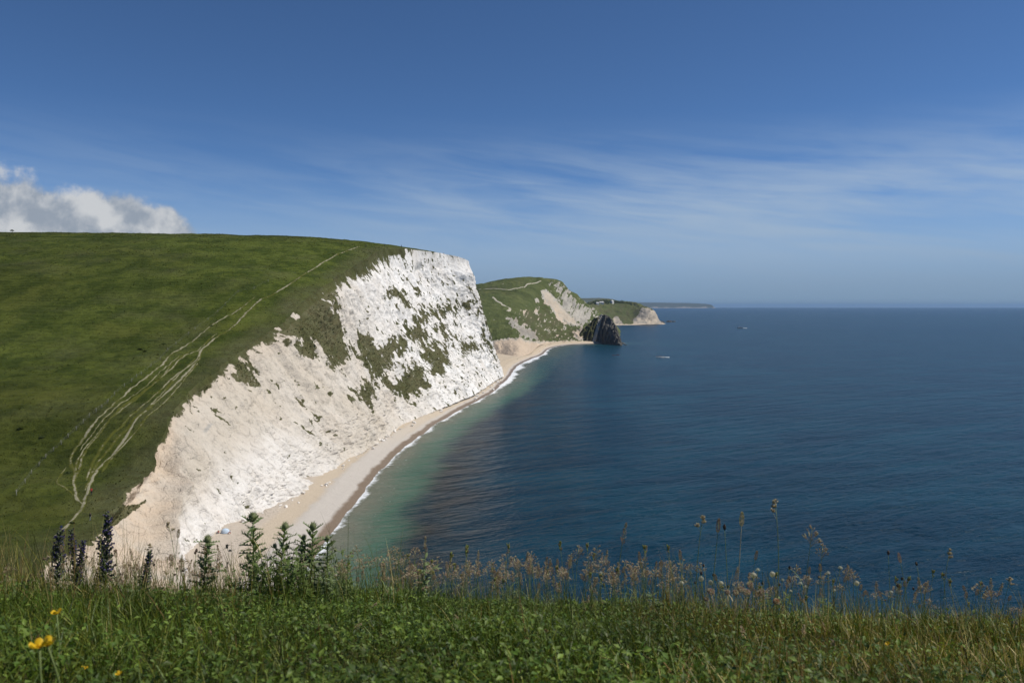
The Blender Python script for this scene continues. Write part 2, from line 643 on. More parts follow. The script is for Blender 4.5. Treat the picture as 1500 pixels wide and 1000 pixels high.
# ---- face
NV = 300
v = np.linspace(0, 1, NV)
VV, UU = np.meshgrid(v, np.arange(NU))
Yu = ys[UU]; A = arc[UU]
headness = sst(Yu, 330, 470)
s = VV ** 1.1
drop = s ** (0.86 - 0.12 * headness)
X = ex[UU] + (bx0 - ex)[UU] * s
Y = Yu + (by0 - ys)[UU] * s
Z = ez0[UU] + (2.6 - ez0)[UU] * drop
fx, fy = -np.gradient(by0, arc), np.gradient(bx0, arc)        # rough outward normal of the foot line
nx = np.ones(NU); ny = -np.gradient(0.5 * (ex0 + bx0), ys)
nx, ny = nx / np.hypot(nx, ny), ny / np.hypot(nx, ny)
H = (ez0 - 2.6)[UU]
L = VV * H * 1.25                                            # distance down the face, metres
env = sst(VV, 0.0, 0.10) * (1 - 0.6 * sst(VV, 0.9, 1.0))
wob = fbm(A / 30, L / 40, 3, 3) * 6.0
gul = ridged((A + wob + 0.25 * L * headness) / 8.5, L / 46.0, 3, 21)
gul2 = ridged((A + wob * .6) / 3.1, L / 20.0, 3, 44)
blk = fbm(A / 7.0, L / 6.0, 5, 61, 0.55)
fin = fbm(A / 1.7, L / 1.5, 4, 91, 0.6)
bed = fbm((L + 0.32 * A) / 1.6, A / 22.0, 3, 77)
amp = 0.55 + 0.45 * headness
rq_ = fbm(A / 4.5, L / 3.0, 4, 66, .6)
rub = sst(VV, .58, .85) * sst(Yu, 205, 225) * (1 - .55 * sst(Yu, 330, 420)) * (np.floor(rq_ * 3.2) / 3.2 * 1.9 + np.abs(fbm(A / 1.9, L / 1.2, 3, 67)) * 1.1)
disp = env * ((gul - 0.5) * 3.0 * (1.0 - .35 * headness) + (gul2 - 0.5) * 0.8 + blk * 1.3 * amp + fin * 0.30 + np.abs(blk) * 1.3 * (1 - headness) + rub + bed * 0.3 * headness)
big = fbm(A / 60, L / 60, 2, 15) * 4.0 * env
# a buttress rib that divides the pale scree face from the tan bowl (runs down and towards the camera)
ribline = 236 - 78 * VV ** 0.6
dr = Yu - ribline
rib = np.where(dr > 0, np.exp(-dr / 26.0), np.exp(dr / 5.0)) * 5.5 * sst(VV, 0.03, 0.3)
bowl = -3.0 * np.exp(-((Yu - 178) / 14.0) ** 2) * sst(VV, 0.02, 0.2)
notch = -3.5 * np.exp(-((A - np.interp(262, ys, arc)) / 5.0) ** 2) * sst(VV, .6, .95)
disp = disp + big + rib + bowl + notch
near_calm = sst(Yu, 60, 120)
disp = disp * near_calm
X = X + nx[UU] * disp
Y = Y + ny[UU] * disp
Z = Z + 0.30 * disp * env + fbm(A / 2.4, L / 2.4, 3, 8) * 0.4 * env
PX, PY = project(X, Y, Z)
ZM = 0.28


def zp(pts, ox=380, oy=340, k=ZM):
    return [(ox + a * k, oy + b * k) for a, b in pts]


VEG_POLYS = [
    [(472, 416), (484, 430), (495, 458), (503, 480), (503, 497), (510, 525), (502, 541), (488, 536), (478, 519), (470, 505), (466, 522), (456, 522),
     (444, 500), (446, 526), (430, 514), (416, 497), (397, 482), (390, 476), (420, 448), (450, 425)],
    [(559, 364), (548, 384), (527, 396), (512, 412), (497, 407), (480, 415), (520, 380)],
    zp([(490, 600), (520, 530), (560, 540), (600, 580), (650, 590), (700, 555), (760, 570), (765, 600), (700, 640), (720, 680), (640, 700), (625, 725), (700, 790), (740, 770),
        (800, 690), (850, 700), (870, 800), (790, 860), (720, 840), (640, 800), (600, 740), (560, 690), (520, 640)]),
    zp([(810, 420), (870, 425), (900, 400), (960, 400), (1050, 370), (1110, 365), (1100, 385), (1010, 405), (960, 445), (900, 445), (860, 490), (880, 540), (830, 550), (800, 570), (770, 520)]),
    zp([(930, 480), (1000, 490), (1012, 550), (980, 560), (940, 510)]),
    zp([(840, 600), (890, 580), (930, 570), (980, 600), (990, 650), (1010, 640), (960, 770), (910, 740), (900, 680), (865, 660)]),
    zp([(690, 310), (750, 310), (795, 385), (765, 392), (740, 340), (700, 335)]),
    zp([(470, 810), (510, 835), (540, 780), (600, 800), (612, 870), (580, 900), (530, 890), (500, 870)]),
    zp([(1060, 570), (1120, 600), (1075, 645)]),
    zp([(1140, 420), (1190, 480), (1225, 590), (1232, 650), (1205, 620), (1170, 520)]),
    [(349, 524), (375, 545), (385, 565), (370, 570), (352, 560), (338, 548)],
]
vw = fbm(A / 5.0, L / 7.0, 5, 120, 0.6)
vw2 = fbm(A / 1.6, L / 3.0, 4, 140, 0.6)
veg = np.full(X.shape, -1.0)
for k, poly in enumerate(VEG_POLYS):
    dd = sdpoly(PX, PY, poly)
    veg = np.maximum(veg, np.clip((dd + vw * 20 + vw2 * 13 - 0.5) / 11.0, -1, 1))
# turf that hangs over the lip
lip = (0.05 + 0.085 * vw + .03 * vw2 - VV) * 14
lip = lip - 1.1 * sst(Yu, 500, 560)
veg = np.maximum(veg, np.clip(lip, -1, 1))
veg = np.where(Yu < 540, np.maximum(veg, np.clip((1.0 - VV / .022) * 1.2, -1, 1)), veg)
# scattered tufts, denser on the older face of the head
spr = fbm(A / 2.6, L / 4.2, 4, 160, 0.62)
spd = fbm(A / 26, L / 26, 2, 170)
tuft = (spr - 0.43 + 0.26 * spd + 0.10 * headness - 0.14 * (1 - headness)) * 4.0
veg = np.maximum(veg, np.clip(tuft, -1, 1))
for hole in ([(414, 462), (428, 455), (440, 462), (434, 470)], [(398, 476), (412, 478), (416, 486), (404, 484)], [(456, 492), (463, 492), (474, 522), (468, 526)]):
    hd = sdpoly(PX, PY, hole)
    veg = np.minimum(veg, np.clip((-hd - vw * 7 - vw2 * 5 + 1.5) / 3.0, -1, 1))
# near cliff below the valley: turf hangs further down
veg = np.maximum(veg, np.clip((sdpoly(PX, PY, [(150, 772), (172, 742), (212, 735), (200, 746), (160, 775)]) + vw * 5) / 5, -1, 1))
warm = np.clip(1.0 - 0.78 * sst(Yu, 300, 480) + 0.22 * fbm(A / 14, L / 14, 3, 180), 0, 1)
warm = warm * (1 - 0.62 * sst(VV, .35, .75) * (1 - sst(Yu, 240, 330)) * sst(dr, -2, 6))
tan = np.clip((0.55 + .7 * fbm(A / 5, L / 4, 4, 195)) * (1 - sst(dr, -4, 3)) * (1 - sst(Yu, 205, 240)) + .35 * (1 - sst(VV, .02, .2)) * (1 - sst(Yu, 300, 400)) + 0.2 * fbm(A / 10, L / 10, 3, 190), 0, 0.8)
grey = np.clip(sdpoly(PX, PY, [(606, 392), (610, 384), (617, 382), (621, 388), (616, 396), (607, 397)]) / 4.0 + vw2 * .4, 0, 0.75)
grey = np.maximum(grey, np.clip(sdpoly(PX, PY, [(298, 628), (306, 619), (313, 620), (307, 630), (299, 636)]) / 4.0 + vw2 * .5, 0, 0.55))  # small rock edge, its shadow painted in as darker grey
grey = np.maximum(grey, np.clip((fbm(A / 12, L / 9, 4, 201) - 0.25) * 1.2, 0, .35) * headness)
olive = np.clip(0.85 + 0.5 * fbm(A / 9, L / 9, 3, 210), 0, 1)
olive = np.where(VV < 0.04, np.clip(olive * .6, 0, 1), olive)
cliff = sheet("cliff", X, Y, Z, dict(veg=veg, warm=warm, tan=tan, grey=grey, olive=olive, along=A, down=L), M_LAND, flip=False,
              label="tall white chalk cliff with olive green plants falling to the curved beach")

# ---- turf slope behind the edge
NW = 260
wt = np.linspace(0, 1, NW)
w = 760.0 * (np.exp(4.6 * wt) - 1) / (math.exp(4.6) - 1)
WW, UU2 = np.meshgrid(w, np.arange(NU))
Yh = ys[UU2] + 0.0 * WW
Xh = ex[UU2] - WW
# the ragged edge must not print through inland: blend the height to the smooth profile
up = sst(Yh, 230, 470)
rise = (7.0 * (1 - np.exp(-WW / 40.0)) + 0.0105 * WW) * up
low = -2.2 * np.exp(-WW / 16.0) * sst(Yh, 170, 260) + 2.2 * sst(Yh, 170, 260)
valley = -0.010 * WW * (1 - sst(Yh, 160, 320))
Zh = ez0[UU2] + rise + low * sst(WW, 0, 30) * .5 + np.clip(valley, -4, 0)
rough = fbm(Xh / 34, Yh / 34, 3, 300) * 1.3 * sst(WW, 4, 40) + fbm(Xh / 5, Yh / 5, 4, 310) * 0.34 * sst(WW, 1, 8) + fbm(Xh / 1.5, Yh / 1.5, 3, 320) * 0.14
terr = 0.16 * np.sin((Zh + rough) * 5.0 + fbm(Xh / 12, Yh / 12, 2, 330) * 6) * sst(WW, 6, 20)      # faint terracettes
Zh = Zh + (rough + terr) * sst(WW, 0, 3) * sst(Yh, 40, 90)
vegh = np.clip(1.05 + (WW - 1.2) / 2.0 + 0.5 * fbm(Xh / 2.5, Yh / 2.5, 4, 340), -1, 1)
oliveh = np.clip(0.42 * (1 - sst(WW, 2, 16)) + 0.34 * fbm(Xh / 16, Yh / 16, 4, 350), 0, .9)
zero = np.zeros_like(Xh)
hill = sheet("hill", Xh, Yh, Zh, dict(veg=vegh, warm=zero + 1, tan=zero + .4, grey=zero, olive=oliveh, brighten=np.clip(sst(Xh, -330, -110) * sst(Yh, 210, 360) * (1 - .5 * sst(Yh, 470, 540)) + .5 * fbm(Xh / 45, Yh / 45, 3, 360), 0, 1)), M_LAND, flip=True,
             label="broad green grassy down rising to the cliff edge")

# ================================================================ beach
bank = [  # inner point, waterline point
    ((-40, 60), (-4, 48)), ((-60, 104), (-24, 96)), ((-70, 134), (-40, 134)), ((-84, 160), (-46, 162)), ((-86, 190), (-47.5, 190)), ((-84, 209), (-47.7, 212)), ((-82, 228), (-48, 226)),
    ((-81, 246), (-48, 244)), ((-78, 278), (-48, 278)), ((-76, 316), (-46.9, 313)), ((-72, 350), (-44.6, 347)), ((-66, 405), (-38, 407)), ((-56, 460), (-28.5, 467)),
    ((-42, 540), (-13.5, 551)), ((-34, 600), (-8, 610)), ((-26, 655), (-2, 673)), ((-40, 720), (1, 730)), ((-50, 800), (5, 790)), ((-40, 900), (20, 890)),
    ((0, 1000), (38, 986)), ((18, 1110), (50, 1101)), ((34, 1250), (69, 1187)), ((80, 1300), (88, 1228)), ((134, 1320), (139, 1268)), ((175, 1330), (178, 1285))]
kk = np.arange(len(bank), dtype=float)
NB = 900
kq = np.linspace(0, len(bank) - 1, NB)
ix, iy = smooth_interp(kq, kk, [b[0][0] for b in bank]), smooth_interp(kq, kk, [b[0][1] for b in bank])
wx, wy = smooth_interp(kq, kk, [b[1][0] for b in bank]), smooth_interp(kq, kk, [b[1][1] for b in bank])
cusp = fbm(wy / 11.0, wy * 0 + 1, 3, 400) * 0.8
wx = wx + cusp
tb = np.concatenate([np.linspace(0, 1, 70), np.linspace(1.02, 1.6, 14)])
TB, KB = np.meshgrid(tb, np.arange(NB))
Xb = ix[KB] + (wx - ix)[KB] * TB
Yb = iy[KB] + (wy - iy)[KB] * TB
wid = np.hypot(wx - ix, wy - iy)[KB]
fromw = (1 - TB) * wid                                        # metres up from the waterline
Zb = np.where(fromw > 0, 3.6 * (1 - np.exp(-fromw / 11.0)) + 0.25 * np.exp(-((fromw - 9) / 2.0) ** 2) + .012 * fromw, fromw * 0.10)
Zb = Zb + fbm(Xb / 4, Yb / 4, 3, 410) * 0.12 * sst(fromw, 1, 5) + fbm(Xb / 1.1, Yb / 1.1, 2, 420) * 0.10 * sst(fromw, 12, 18)


def beach_material():
    m, t = material("shingle")
    p = t.pos()
    fw = t.attr('fromwater'); far = t.attr('far')
    n1 = t.noise(p, 0.12, 4, 0.6); n2 = t.noise(p, 1.3, 6, 0.7); n3 = t.noise(p, 5.0, 4, 0.7)
    e = t.add(fw, t.mul(t.sub(n1, .5), 5.0))
    wet, grey, tan_ = (0.20, 0.145, 0.095), (0.50, 0.455, 0.40), (0.525, 0.435, 0.325)
    c = t.mix(t.ss(t.add(fw, t.mul(t.sub(n1, .5), 2.5)), 1.8, 3.4), wet, grey)
    c = t.mix(t.ss(e, 9.0, 11.5), c, tan_)
    c = t.mix(t.mul(t.ss(e, 15.0, 18.5), .85), c, (0.52, 0.45, 0.37))
    c = t.mix(t.mul(far, t.ss(fw, 3, 6)), c, t.mix(n1, (0.56, 0.445, 0.30), (0.50, 0.42, 0.32)))
    c = t.mix(t.mul(t.ss(n2, .5, .8), .35), c, (0.34, 0.29, 0.23))
    c = t.mix(t.mul(t.ss(n3, .62, .8), .4), c, (0.70, 0.66, 0.6))
    wr = t.mul(t.mul(t.ss(e, 17.0, 18.5), t.sub(1.0, t.ss(e, 20.0, 22.5))), t.ss(n2, .52, .62))
    c = t.mix(t.mul(wr, .55), c, (0.13, 0.105, 0.075))
    rough = t.lin(t.ss(fw, 1.5, 4.0), 0, 1, 0.35, 0.95)
    t.out(t.principled(c, rough, .2, t.bump(t.add(n2, t.mul(n3, .4)), 0.25, 1.0)))
    return m


farb = .85 * sst(Yb, 300, 460)
beach = sheet("beach", Xb, Yb, Zb, dict(fromwater=fromw, far=farb), beach_material(), flip=True,
              label="narrow curving beach of tan and grey shingle under the cliff")

# ================================================================ sea
gx = np.concatenate([-np.geomspace(60000, 125, 30), np.arange(-120, 260, 4.0), np.geomspace(262, 60000, 60)])
gy = np.concatenate([np.array([-3000, -800, -200, -60]), np.arange(-40, 800, 4.0), np.arange(804, 1420, 7.0), np.geomspace(1430, 27000, 70)])
GX, GY = np.meshgrid(gx, gy)
sd = polyline_dist(GX, GY, [(a, b) for a, b in zip(wx[::6], wy[::6])])
wline = np.interp(GY, wy, wx)
sgn = np.where((GX < wline) & (GY < 1290), -1.0, 1.0)
shore = np.where(np.isfinite(sd), sd, 1e4) * sgn


def sea_material():
    m, t = material("sea_water")
    p = t.pos(); sh = t.attr('shore')
    x, y, z = t.sep(p)
    nL = t.noise(t.xf(p, (1, .6, 1), (0, 0, .3)), 0.012, 4, 0.6)
    nM = t.noise(t.xf(p, (1, .8, 1), (0, 0, .3)), 0.05, 5, 0.62)
    nS = t.noise(p, 0.35, 5, 0.65)
    deep = t.mix(t.ss(nL, .35, .65), (0.0024, 0.0260, 0.0470), (0.0040, 0.0345, 0.0570))
    lane = t.noise(t.xr(p, -.35, (.22, 1, 1)), 0.045, 5, .65)
    deep = t.mix(t.ss(lane, .36, .66), t.mix(1.0, deep, (.70, .74, .78), 'MULTIPLY'), t.mix(1.0, deep, (1.35, 1.24, 1.18), 'MULTIPLY'))
    sw = t.add(sh, t.add(t.mul(t.sub(nM, .5), 16.0), t.mul(t.sub(nS, .5), 3.0)))
    wide = t.add(18.0, t.mul(16.0, t.ss(y, 380, 900)))
    k = t.m('DIVIDE', sw, wide)
    teal = t.mix(t.ss(y, 500, 900), (0.048, 0.108, 0.074), (0.022, 0.074, 0.080))
    sand = t.mix(nM, (0.155, 0.150, 0.110), (0.120, 0.140, 0.105))
    kelp = t.mix(t.ss(nM, .35, .62), (0.0170, 0.0190, 0.0190), (0.0060, 0.0200, 0.0290))
    c = t.mix(t.ss(k, 0.05, 0.85), sand, teal)
    dark = t.mix(t.mul(t.mul(t.sub(1.0, t.ss(k, 1.2, 2.9)), t.sub(1.0, t.ss(y, 380, 640))), .95), deep, kelp)
    c = t.mix(t.ss(k, 0.72, 1.35), c, dark)
    mid = t.mul(t.mul(t.ss(y, 560, 1000), t.sub(1.0, t.ss(k, 1.5, 6.0))), .6)
    c = t.mix(mid, c, (0.010, 0.045, 0.060))
    # surf
    surge = t.noise(t.xf(p, (1, 1, 1)), 0.045, 3, .5)
    fo = t.noise(p, 0.55, 6, 0.7)
    wid = t.add(t.mul(t.sub(surge, .345), 9.5), t.mul(t.mul(t.ss(y, 520, 680), t.sub(1.0, t.ss(y, 900, 1150))), t.mul(t.sub(t.noise(p, .02, 3, .6), .30), 22.0)))
    foam = t.ss(t.add(t.sub(wid, sh), t.mul(t.sub(fo, .5), t.lin(y, 200, 900, 6.5, 16.0))), -0.4, 1.6)
    line2 = t.mul(t.ss(fo, .60, .70), t.mul(t.ss(sh, 2, 5), t.sub(1.0, t.ss(sh, 7, 15))))
    foam = t.m('MAXIMUM', foam, t.mul(line2, t.lin(y, 200, 600, .16, .5)))
    # a few whitecaps
    wc = t.mul(t.ss(t.noise(t.xf(p, (.5, 1, 1), (0, 0, .2)), 0.16, 3, .6), .765, .79), t.ss(sh, 40, 60))
    foam = t.m('MAXIMUM', foam, t.mul(wc, .5))
    c = t.mix(foam, c, (0.74, 0.76, 0.77))
    # waves: swell towards the beach and wind ripples
    a = t.noise(t.xr(p, -.60, (.28, 1, 1)), 0.15, 4, 0.55, .4)
    b = t.noise(t.xr(p, -.40, (.38, 1, 1)), 0.5, 4, 0.6, .3)
    d = t.noise(t.xr(p, -.2, (.6, 1, 1)), 1.7, 3, 0.6)
    n1 = t.bump(a, 2.7, 1.0)
    n2 = t.bump(b, 0.9, 1.0, n1)
    n3 = t.bump(d, 0.10, 1.0, n2)
    rough = t.mix(foam, (0.25, 0.25, 0.25), (0.9, 0.9, 0.9))
    sp = t.sub(0.095, t.mul(foam, .05))
    t.out(t.principled(c, rough, sp, n3, IOR=1.333))
    return m


sea = sheet("sea", GX, GY, GX * 0.0, dict(shore=shore), sea_material(), label="deep blue sea with small ripples out to the horizon")


# ================================================================ far headlands (columns read by bearing, each with real depth)
def headland(name, cols, rows_back, mat, nc, nr, noise, label, masks):
    pxs = np.array([c[0] for c in cols], float)
    nR = len(cols[0][1])
    D = np.array([[q[1] for q in c[1]] for c in cols], float)
    PYs = np.array([[q[0] for q in c[1]] for c in cols], float)
    Zc = np.empty_like(D); Xc = np.empty_like(D)
    for i in range(len(cols)):
        for j in range(nR):
            q = P(pxs[i], PYs[i, j], D[i, j]); Xc[i, j] = q[0]; Zc[i, j] = q[2]
    for dd, dz in rows_back:
        Xc = np.concatenate([Xc, (Xc[:, -1] * (D[:, -1] + dd) / D[:, -1])[:, None]], 1)
        Zc = np.concatenate([Zc, (Zc[:, -1] + dz)[:, None]], 1)
        D = np.concatenate([D, (D[:, -1] + dd)[:, None]], 1)
    R = D.shape[1]
    pq = np.linspace(pxs[0], pxs[-1], nc); rq = np.linspace(0, R - 1, nr)
    def grid(G):
        T = np.stack([smooth_interp(pq, pxs, G[:, j]) for j in range(R)], 1)
        return np.stack([smooth_interp(rq, np.arange(R, dtype=float), T[i]) for i in range(nc)], 0)
    Yg, Zg, Xg = grid(D), grid(Zc), grid(Xc)
    lock = sst(rq, 0.0, 0.6)[None, :] * np.ones((nc, 1))
    dz, dyv = noise(Xg, Yg, Zg, lock)
    Zg = Zg + dz; Yg = Yg + dyv
    gx_, gy_ = project(Xg, Yg, Zg)
    return sheet(name, Xg, Yg, Zg, masks(gx_, gy_, Xg, Yg, Zg), mat, flip=True, label=label)


C2 = [(650, [(520, 947), (497, 975), (465, 1080), (441, 1250), (429, 1400), (423, 1500)]),
      (700, [(520, 947), (497, 975), (465, 1080), (438, 1250), (424, 1400), (415.5, 1500)]),
      (730, [(520, 930), (496, 970), (465, 1090), (436, 1270), (420, 1420), (411, 1520)]),
      (756, [(523, 900), (499, 955), (470, 1090), (438, 1290), (418, 1440), (407.5, 1540)]),
      (774, [(519, 935), (500, 985), (475, 1110), (445, 1300), (420, 1450), (406.5, 1550)]),
      (790, [(506, 1120), (499, 1170), (478, 1250), (450, 1380), (422, 1480), (407.5, 1560)]),
      (806, [(503, 1220), (496, 1250), (478, 1310), (450, 1410), (428, 1490), (409, 1570)]),
      (822, [(502, 1250), (493, 1285), (478, 1350), (455, 1440), (430, 1520), (413.5, 1580)]),
      (835, [(501, 1265), (491, 1300), (479, 1370), (458, 1460), (438, 1550), (425, 1610)]),
      (850, [(501, 1275), (489, 1305), (478, 1390), (462, 1500), (447, 1610), (437, 1680)]),
      (865, [(501, 1285), (487, 1310), (478, 1410), (468, 1560), (457, 1670), (448, 1740)]),
      (880, [(503, 1300), (488, 1330), (480, 1430), (473, 1600), (466, 1730), (460, 1800)]),
      (893, [(505, 1330), (492, 1360), (483, 1460), (478, 1650), (474, 1760), (470, 1850)]),
      (902, [(506, 1360), (494, 1400), (487, 1500), (482, 1680), (479, 1800), (477, 1880)]),
      (912, [(516, 1400), (511, 1450), (504, 1550), (496, 1700), (492, 1850), (490, 1950)])]


def z5(pts): return [(680 + a * .25333, 390 + b * .25333) for a, b in pts]


def noise2(X, Y, Z, lock):
    cl = sst(X, 70, 130)
    r = (ridged(X / 18 + Y / 60, Y / 40, 3, 500) - .5)
    return (fbm(X / 60, Y / 60, 4, 510) * 3.0 + fbm(X / 14, Y / 14, 4, 520) * 1.8 + r * 6 * cl) * lock, fbm(X / 9, Z / 9, 3, 530) * 5 * lock


def masks2(px, py, X, Y, Z):
    n = fbm(px / 6, py / 6, 4, 540, .6); n2 = fbm(px / 2.2, py / 2.2, 3, 550, .6)
    veg = np.ones(px.shape); warm = np.zeros(px.shape); tan = np.zeros(px.shape); grey = np.zeros(px.shape)
    def cut(poly, wob=3.0, soft=4.0, bias=0.0):
        return np.clip((sdpoly(px, py, z5(poly)) + n * (wob + 1.5) + n2 * (wob + 1.5) + bias - .8) / soft, -1, 1)
    slump = cut([(438, 138), (505, 140), (530, 190), (575, 225), (610, 265), (660, 315), (698, 343), (640, 354), (590, 338), (540, 308), (500, 255), (458, 200)], 2.0)
    crag = cut([(500, 95), (560, 98), (600, 130), (650, 190), (700, 225), (760, 262), (790, 290), (740, 320), (680, 348), (620, 310), (560, 250), (545, 170), (520, 120)], 7.0, 2.5, -0.5)
    low = cut([(150, 428), (200, 420), (330, 408), (390, 425), (440, 430), (700, 428), (770, 425), (770, 470), (370, 540), (160, 540)], 1.5)
    ribg = cut([(240, 290), (290, 300), (340, 340), (385, 350), (440, 425), (380, 432), (330, 405), (270, 340)], 4.5)
    spots = np.maximum.reduce([cut(p, 2.5, 1.5) for p in ([(400, 240), (435, 245), (430, 285), (405, 280)], [(410, 192), (432, 192), (430, 206), (412, 205)], [(330, 250), (350, 255), (345, 275)],
                                                         [(560, 370), (590, 350), (600, 380)], [(535, 400), (565, 395), (570, 420)])])
    red = cut([(630, 372), (680, 362), (700, 425), (640, 428)], 3.0)
    bare = np.maximum.reduce([slump, crag, low, ribg, spots, red])
    veg = np.clip(-bare, -1, 1)
    veg = np.where((crag > 0) & (crag > slump), np.maximum(veg, np.clip((fbm((px + py * .5) / 3.0, py / 9, 4, 570) - .30) * 5, -1, 1)), veg)
    warm = np.clip(slump * .9 + low * .6 + 0.2, 0, 1)
    grey = np.clip(np.where(crag > slump, .28 + .8 * n + .5 * fbm((px + py * .35) / 2.0, py / 14, 3, 560), 0), 0, .95) * (crag > -.6)
    grey = np.maximum(grey, np.clip(ribg + n, 0, .7))
    tan = np.clip(np.maximum(low * 1.1, red * .9) + .25 * n, 0, 1) * (np.maximum(low, red) > -.6)
    tan = np.maximum(tan, np.clip(.55 * cut([(500, 150), (560, 260), (640, 335), (600, 330), (540, 250)], 2) + .3 * n, 0, .6) * (slump > 0))
    rough_ = cut([(255, 280), (420, 230), (470, 210), (560, 300), (640, 350), (700, 370), (700, 430), (430, 440), (330, 400)], 6, 4)
    olive = np.clip(.2 + .65 * rough_ + .6 * n + .4 * cut([(50, 130), (330, 60), (500, 90), (330, 115), (180, 135)], 2, 3), 0, 1)
    fleck = fbm(px / 2.4 + py / 5, py / 3.0, 4, 580, .6)
    veg = np.where(rough_ > -.3, np.minimum(veg, np.clip((.40 - fleck) * 3, -1, 1)), veg)
    veg = np.minimum(veg, np.clip((.62 - fleck) * 4, -1, 1))
    tan = np.maximum(tan, np.clip(.35 + n, 0, .7) * (rough_ > -.3))
    bright = cut([(120, 330), (230, 295), (320, 400), (160, 420)], 2, 3)
    olive = np.where(bright > 0, olive * (1 - bright), olive)
    return dict(veg=veg, warm=warm, tan=tan, grey=grey, olive=olive)


down2 = headland("headland", C2, [(150, -14), (400, -50)], M_FARLAND, 340, 200, noise2,
                 "rounded green hill with a white landslip behind the rock promontory", masks2)

C3 = [(835, [(480, 2380), (472, 2430), (464, 2530), (457, 2680), (452, 2820)]),
      (850, [(478, 2400), (470, 2450), (460, 2550), (452, 2700), (447, 2850)]),
      (870, [(477.5, 2420), (468, 2480), (456, 2600), (446, 2750), (440.5, 2900)]),
      (890, [(477, 2450), (470, 2500), (458, 2650), (446, 2800), (438.5, 2950)]),
      (905, [(476.5, 2480), (471, 2520), (460, 2660), (448, 2820), (440, 2960)]),
      (925, [(476, 2500), (472, 2530), (462, 2650), (450, 2820), (443, 2950)]),
      (938, [(475.5, 2520), (471, 2550), (458, 2620), (449, 2800), (446, 2900)]),
      (948, [(475, 2540), (470, 2560), (455, 2600), (452.5, 2700), (451, 2800)]),
      (956, [(475, 2560), (468, 2580), (457, 2610), (455.5, 2680), (454, 2750)]),
      (962, [(474.5, 2580), (468, 2600), (464, 2630), (462, 2680), (461, 2720)]),
      (968, [(475, 2600), (473.5, 2620), (472, 2650), (471.5, 2680), (471, 2720)]),
      (976, [(480, 2600), (478, 2620), (477, 2650), (476.5, 2680), (476, 2720)])]


def noise3(X, Y, Z, lock):
    cl = sst(X, 400, 450)
    return (fbm(X / 50, Y / 50, 4, 600) * 3.5 + (ridged(X / 22, Y / 60, 3, 610) - .5) * 9 * cl) * lock, fbm(X / 14, Z / 14, 3, 620) * 8 * lock


def masks3(px, py, X, Y, Z):
    n = fbm(px / 5, py / 4, 4, 640, .6)
    rock = np.clip((sdpoly(px, py, [(926, 475), (932, 465), (942, 451), (950, 451), (960, 455), (966, 466), (980, 480), (926, 480)]) + n * 4) / 2, -1, 1)
    rock = np.maximum(rock, np.clip((py - 474.3 + n * 1.2) / 1.0, -1, 1))
    rock = np.maximum(rock, np.clip((sdpoly(px, py, [(896, 466), (904, 464), (912, 473), (900, 475)]) + n * 3) / 2, -1, 1))
    z = np.zeros(px.shape)
    olive = np.clip(.3 + n * .9, 0, 1)
    return dict(veg=-rock, warm=z + .6, tan=np.clip(.3 + n * .3, 0, .6), grey=np.clip(.55 + n * .9, 0, .9) * (py < 474), olive=olive)


down3 = headland("far_headland", C3, [(200, -15), (500, -60)], M_FARLAND, 180, 110, noise3,
                 "low green headland with grey cliffs and dark trees along its top", masks3)

# rock promontory
CD = []
for (px, pb, db, pc, dc) in ((846, 498, 1292, 490, 1312), (855, 499.5, 1286, 481, 1316), (862, 501, 1280, 474.5, 1320), (870, 502.5, 1276, 468, 1325), (877, 504.5, 1272, 463, 1325),
                             (881, 506, 1268, 460.6, 1321), (886, 507.5, 1250, 461.5, 1310), (891, 508, 1236, 465, 1298), (896, 508.5, 1224, 469, 1282), (900, 508.5, 1216, 473, 1266),
                             (903.5, 508.5, 1212, 480, 1252), (906, 508, 1210, 486, 1243), (908.5, 507.5, 1208, 496, 1232), (911, 507.5, 1207, 504, 1222), (914, 511, 1207, 510, 1220)):
    CD.append((px, [(pb, db), (pb + (pc - pb) * .42, db + (dc - db) * .25), (pb + (pc - pb) * .8, db + (dc - db) * .65), (pc, dc)]))


def noise_d(X, Y, Z, lock):
    strata = ridged((X * .75 - Y * .35) / 7.0, Z / 90, 3, 700) - .5
    return (fbm(X / 6, Y / 6, 4, 710) * 4.2) * lock + fbm(X / 3, Y / 12, 3, 715) * 1.2 * lock, (strata * -13.0 + fbm(X / 5, Z / 5, 4, 720) * 4.5) * lock


def masks_d(px, py, X, Y, Z):
    n = fbm(px / 3, py / 4, 4, 740, .6)
    veg = np.clip((sdpoly(px, py, [(840, 505), (846, 486), (862, 470), (880, 459), (883, 462), (876, 480), (872, 500), (860, 497)]) + n * 5 - .5) / 2, -1, 1)
    strip = np.clip((2.6 - np.abs((px - 880) + (py - 463) * .27)) / 1.5 + n * .5, -1, 1)  # pale slanting band painted in for the sunlit fin of the strata
    veg = np.minimum(veg, -strip)
    grey = np.clip(.5 + n * .8 - strip, 0, 1) * (px < 872) + np.clip(.75 + n * .6 - strip, 0, 1) * (px >= 872)
    z = np.zeros(px.shape)
    return dict(veg=veg, warm=z + .5, tan=z, grey=grey, olive=np.clip(.6 + n, 0, 1))


door = headland("rock_promontory", CD, [(22, -14), (40, -46)], M_ROCK, 150, 110, noise_d,
                "dark jagged limestone promontory jutting from the far beach into the sea", masks_d)

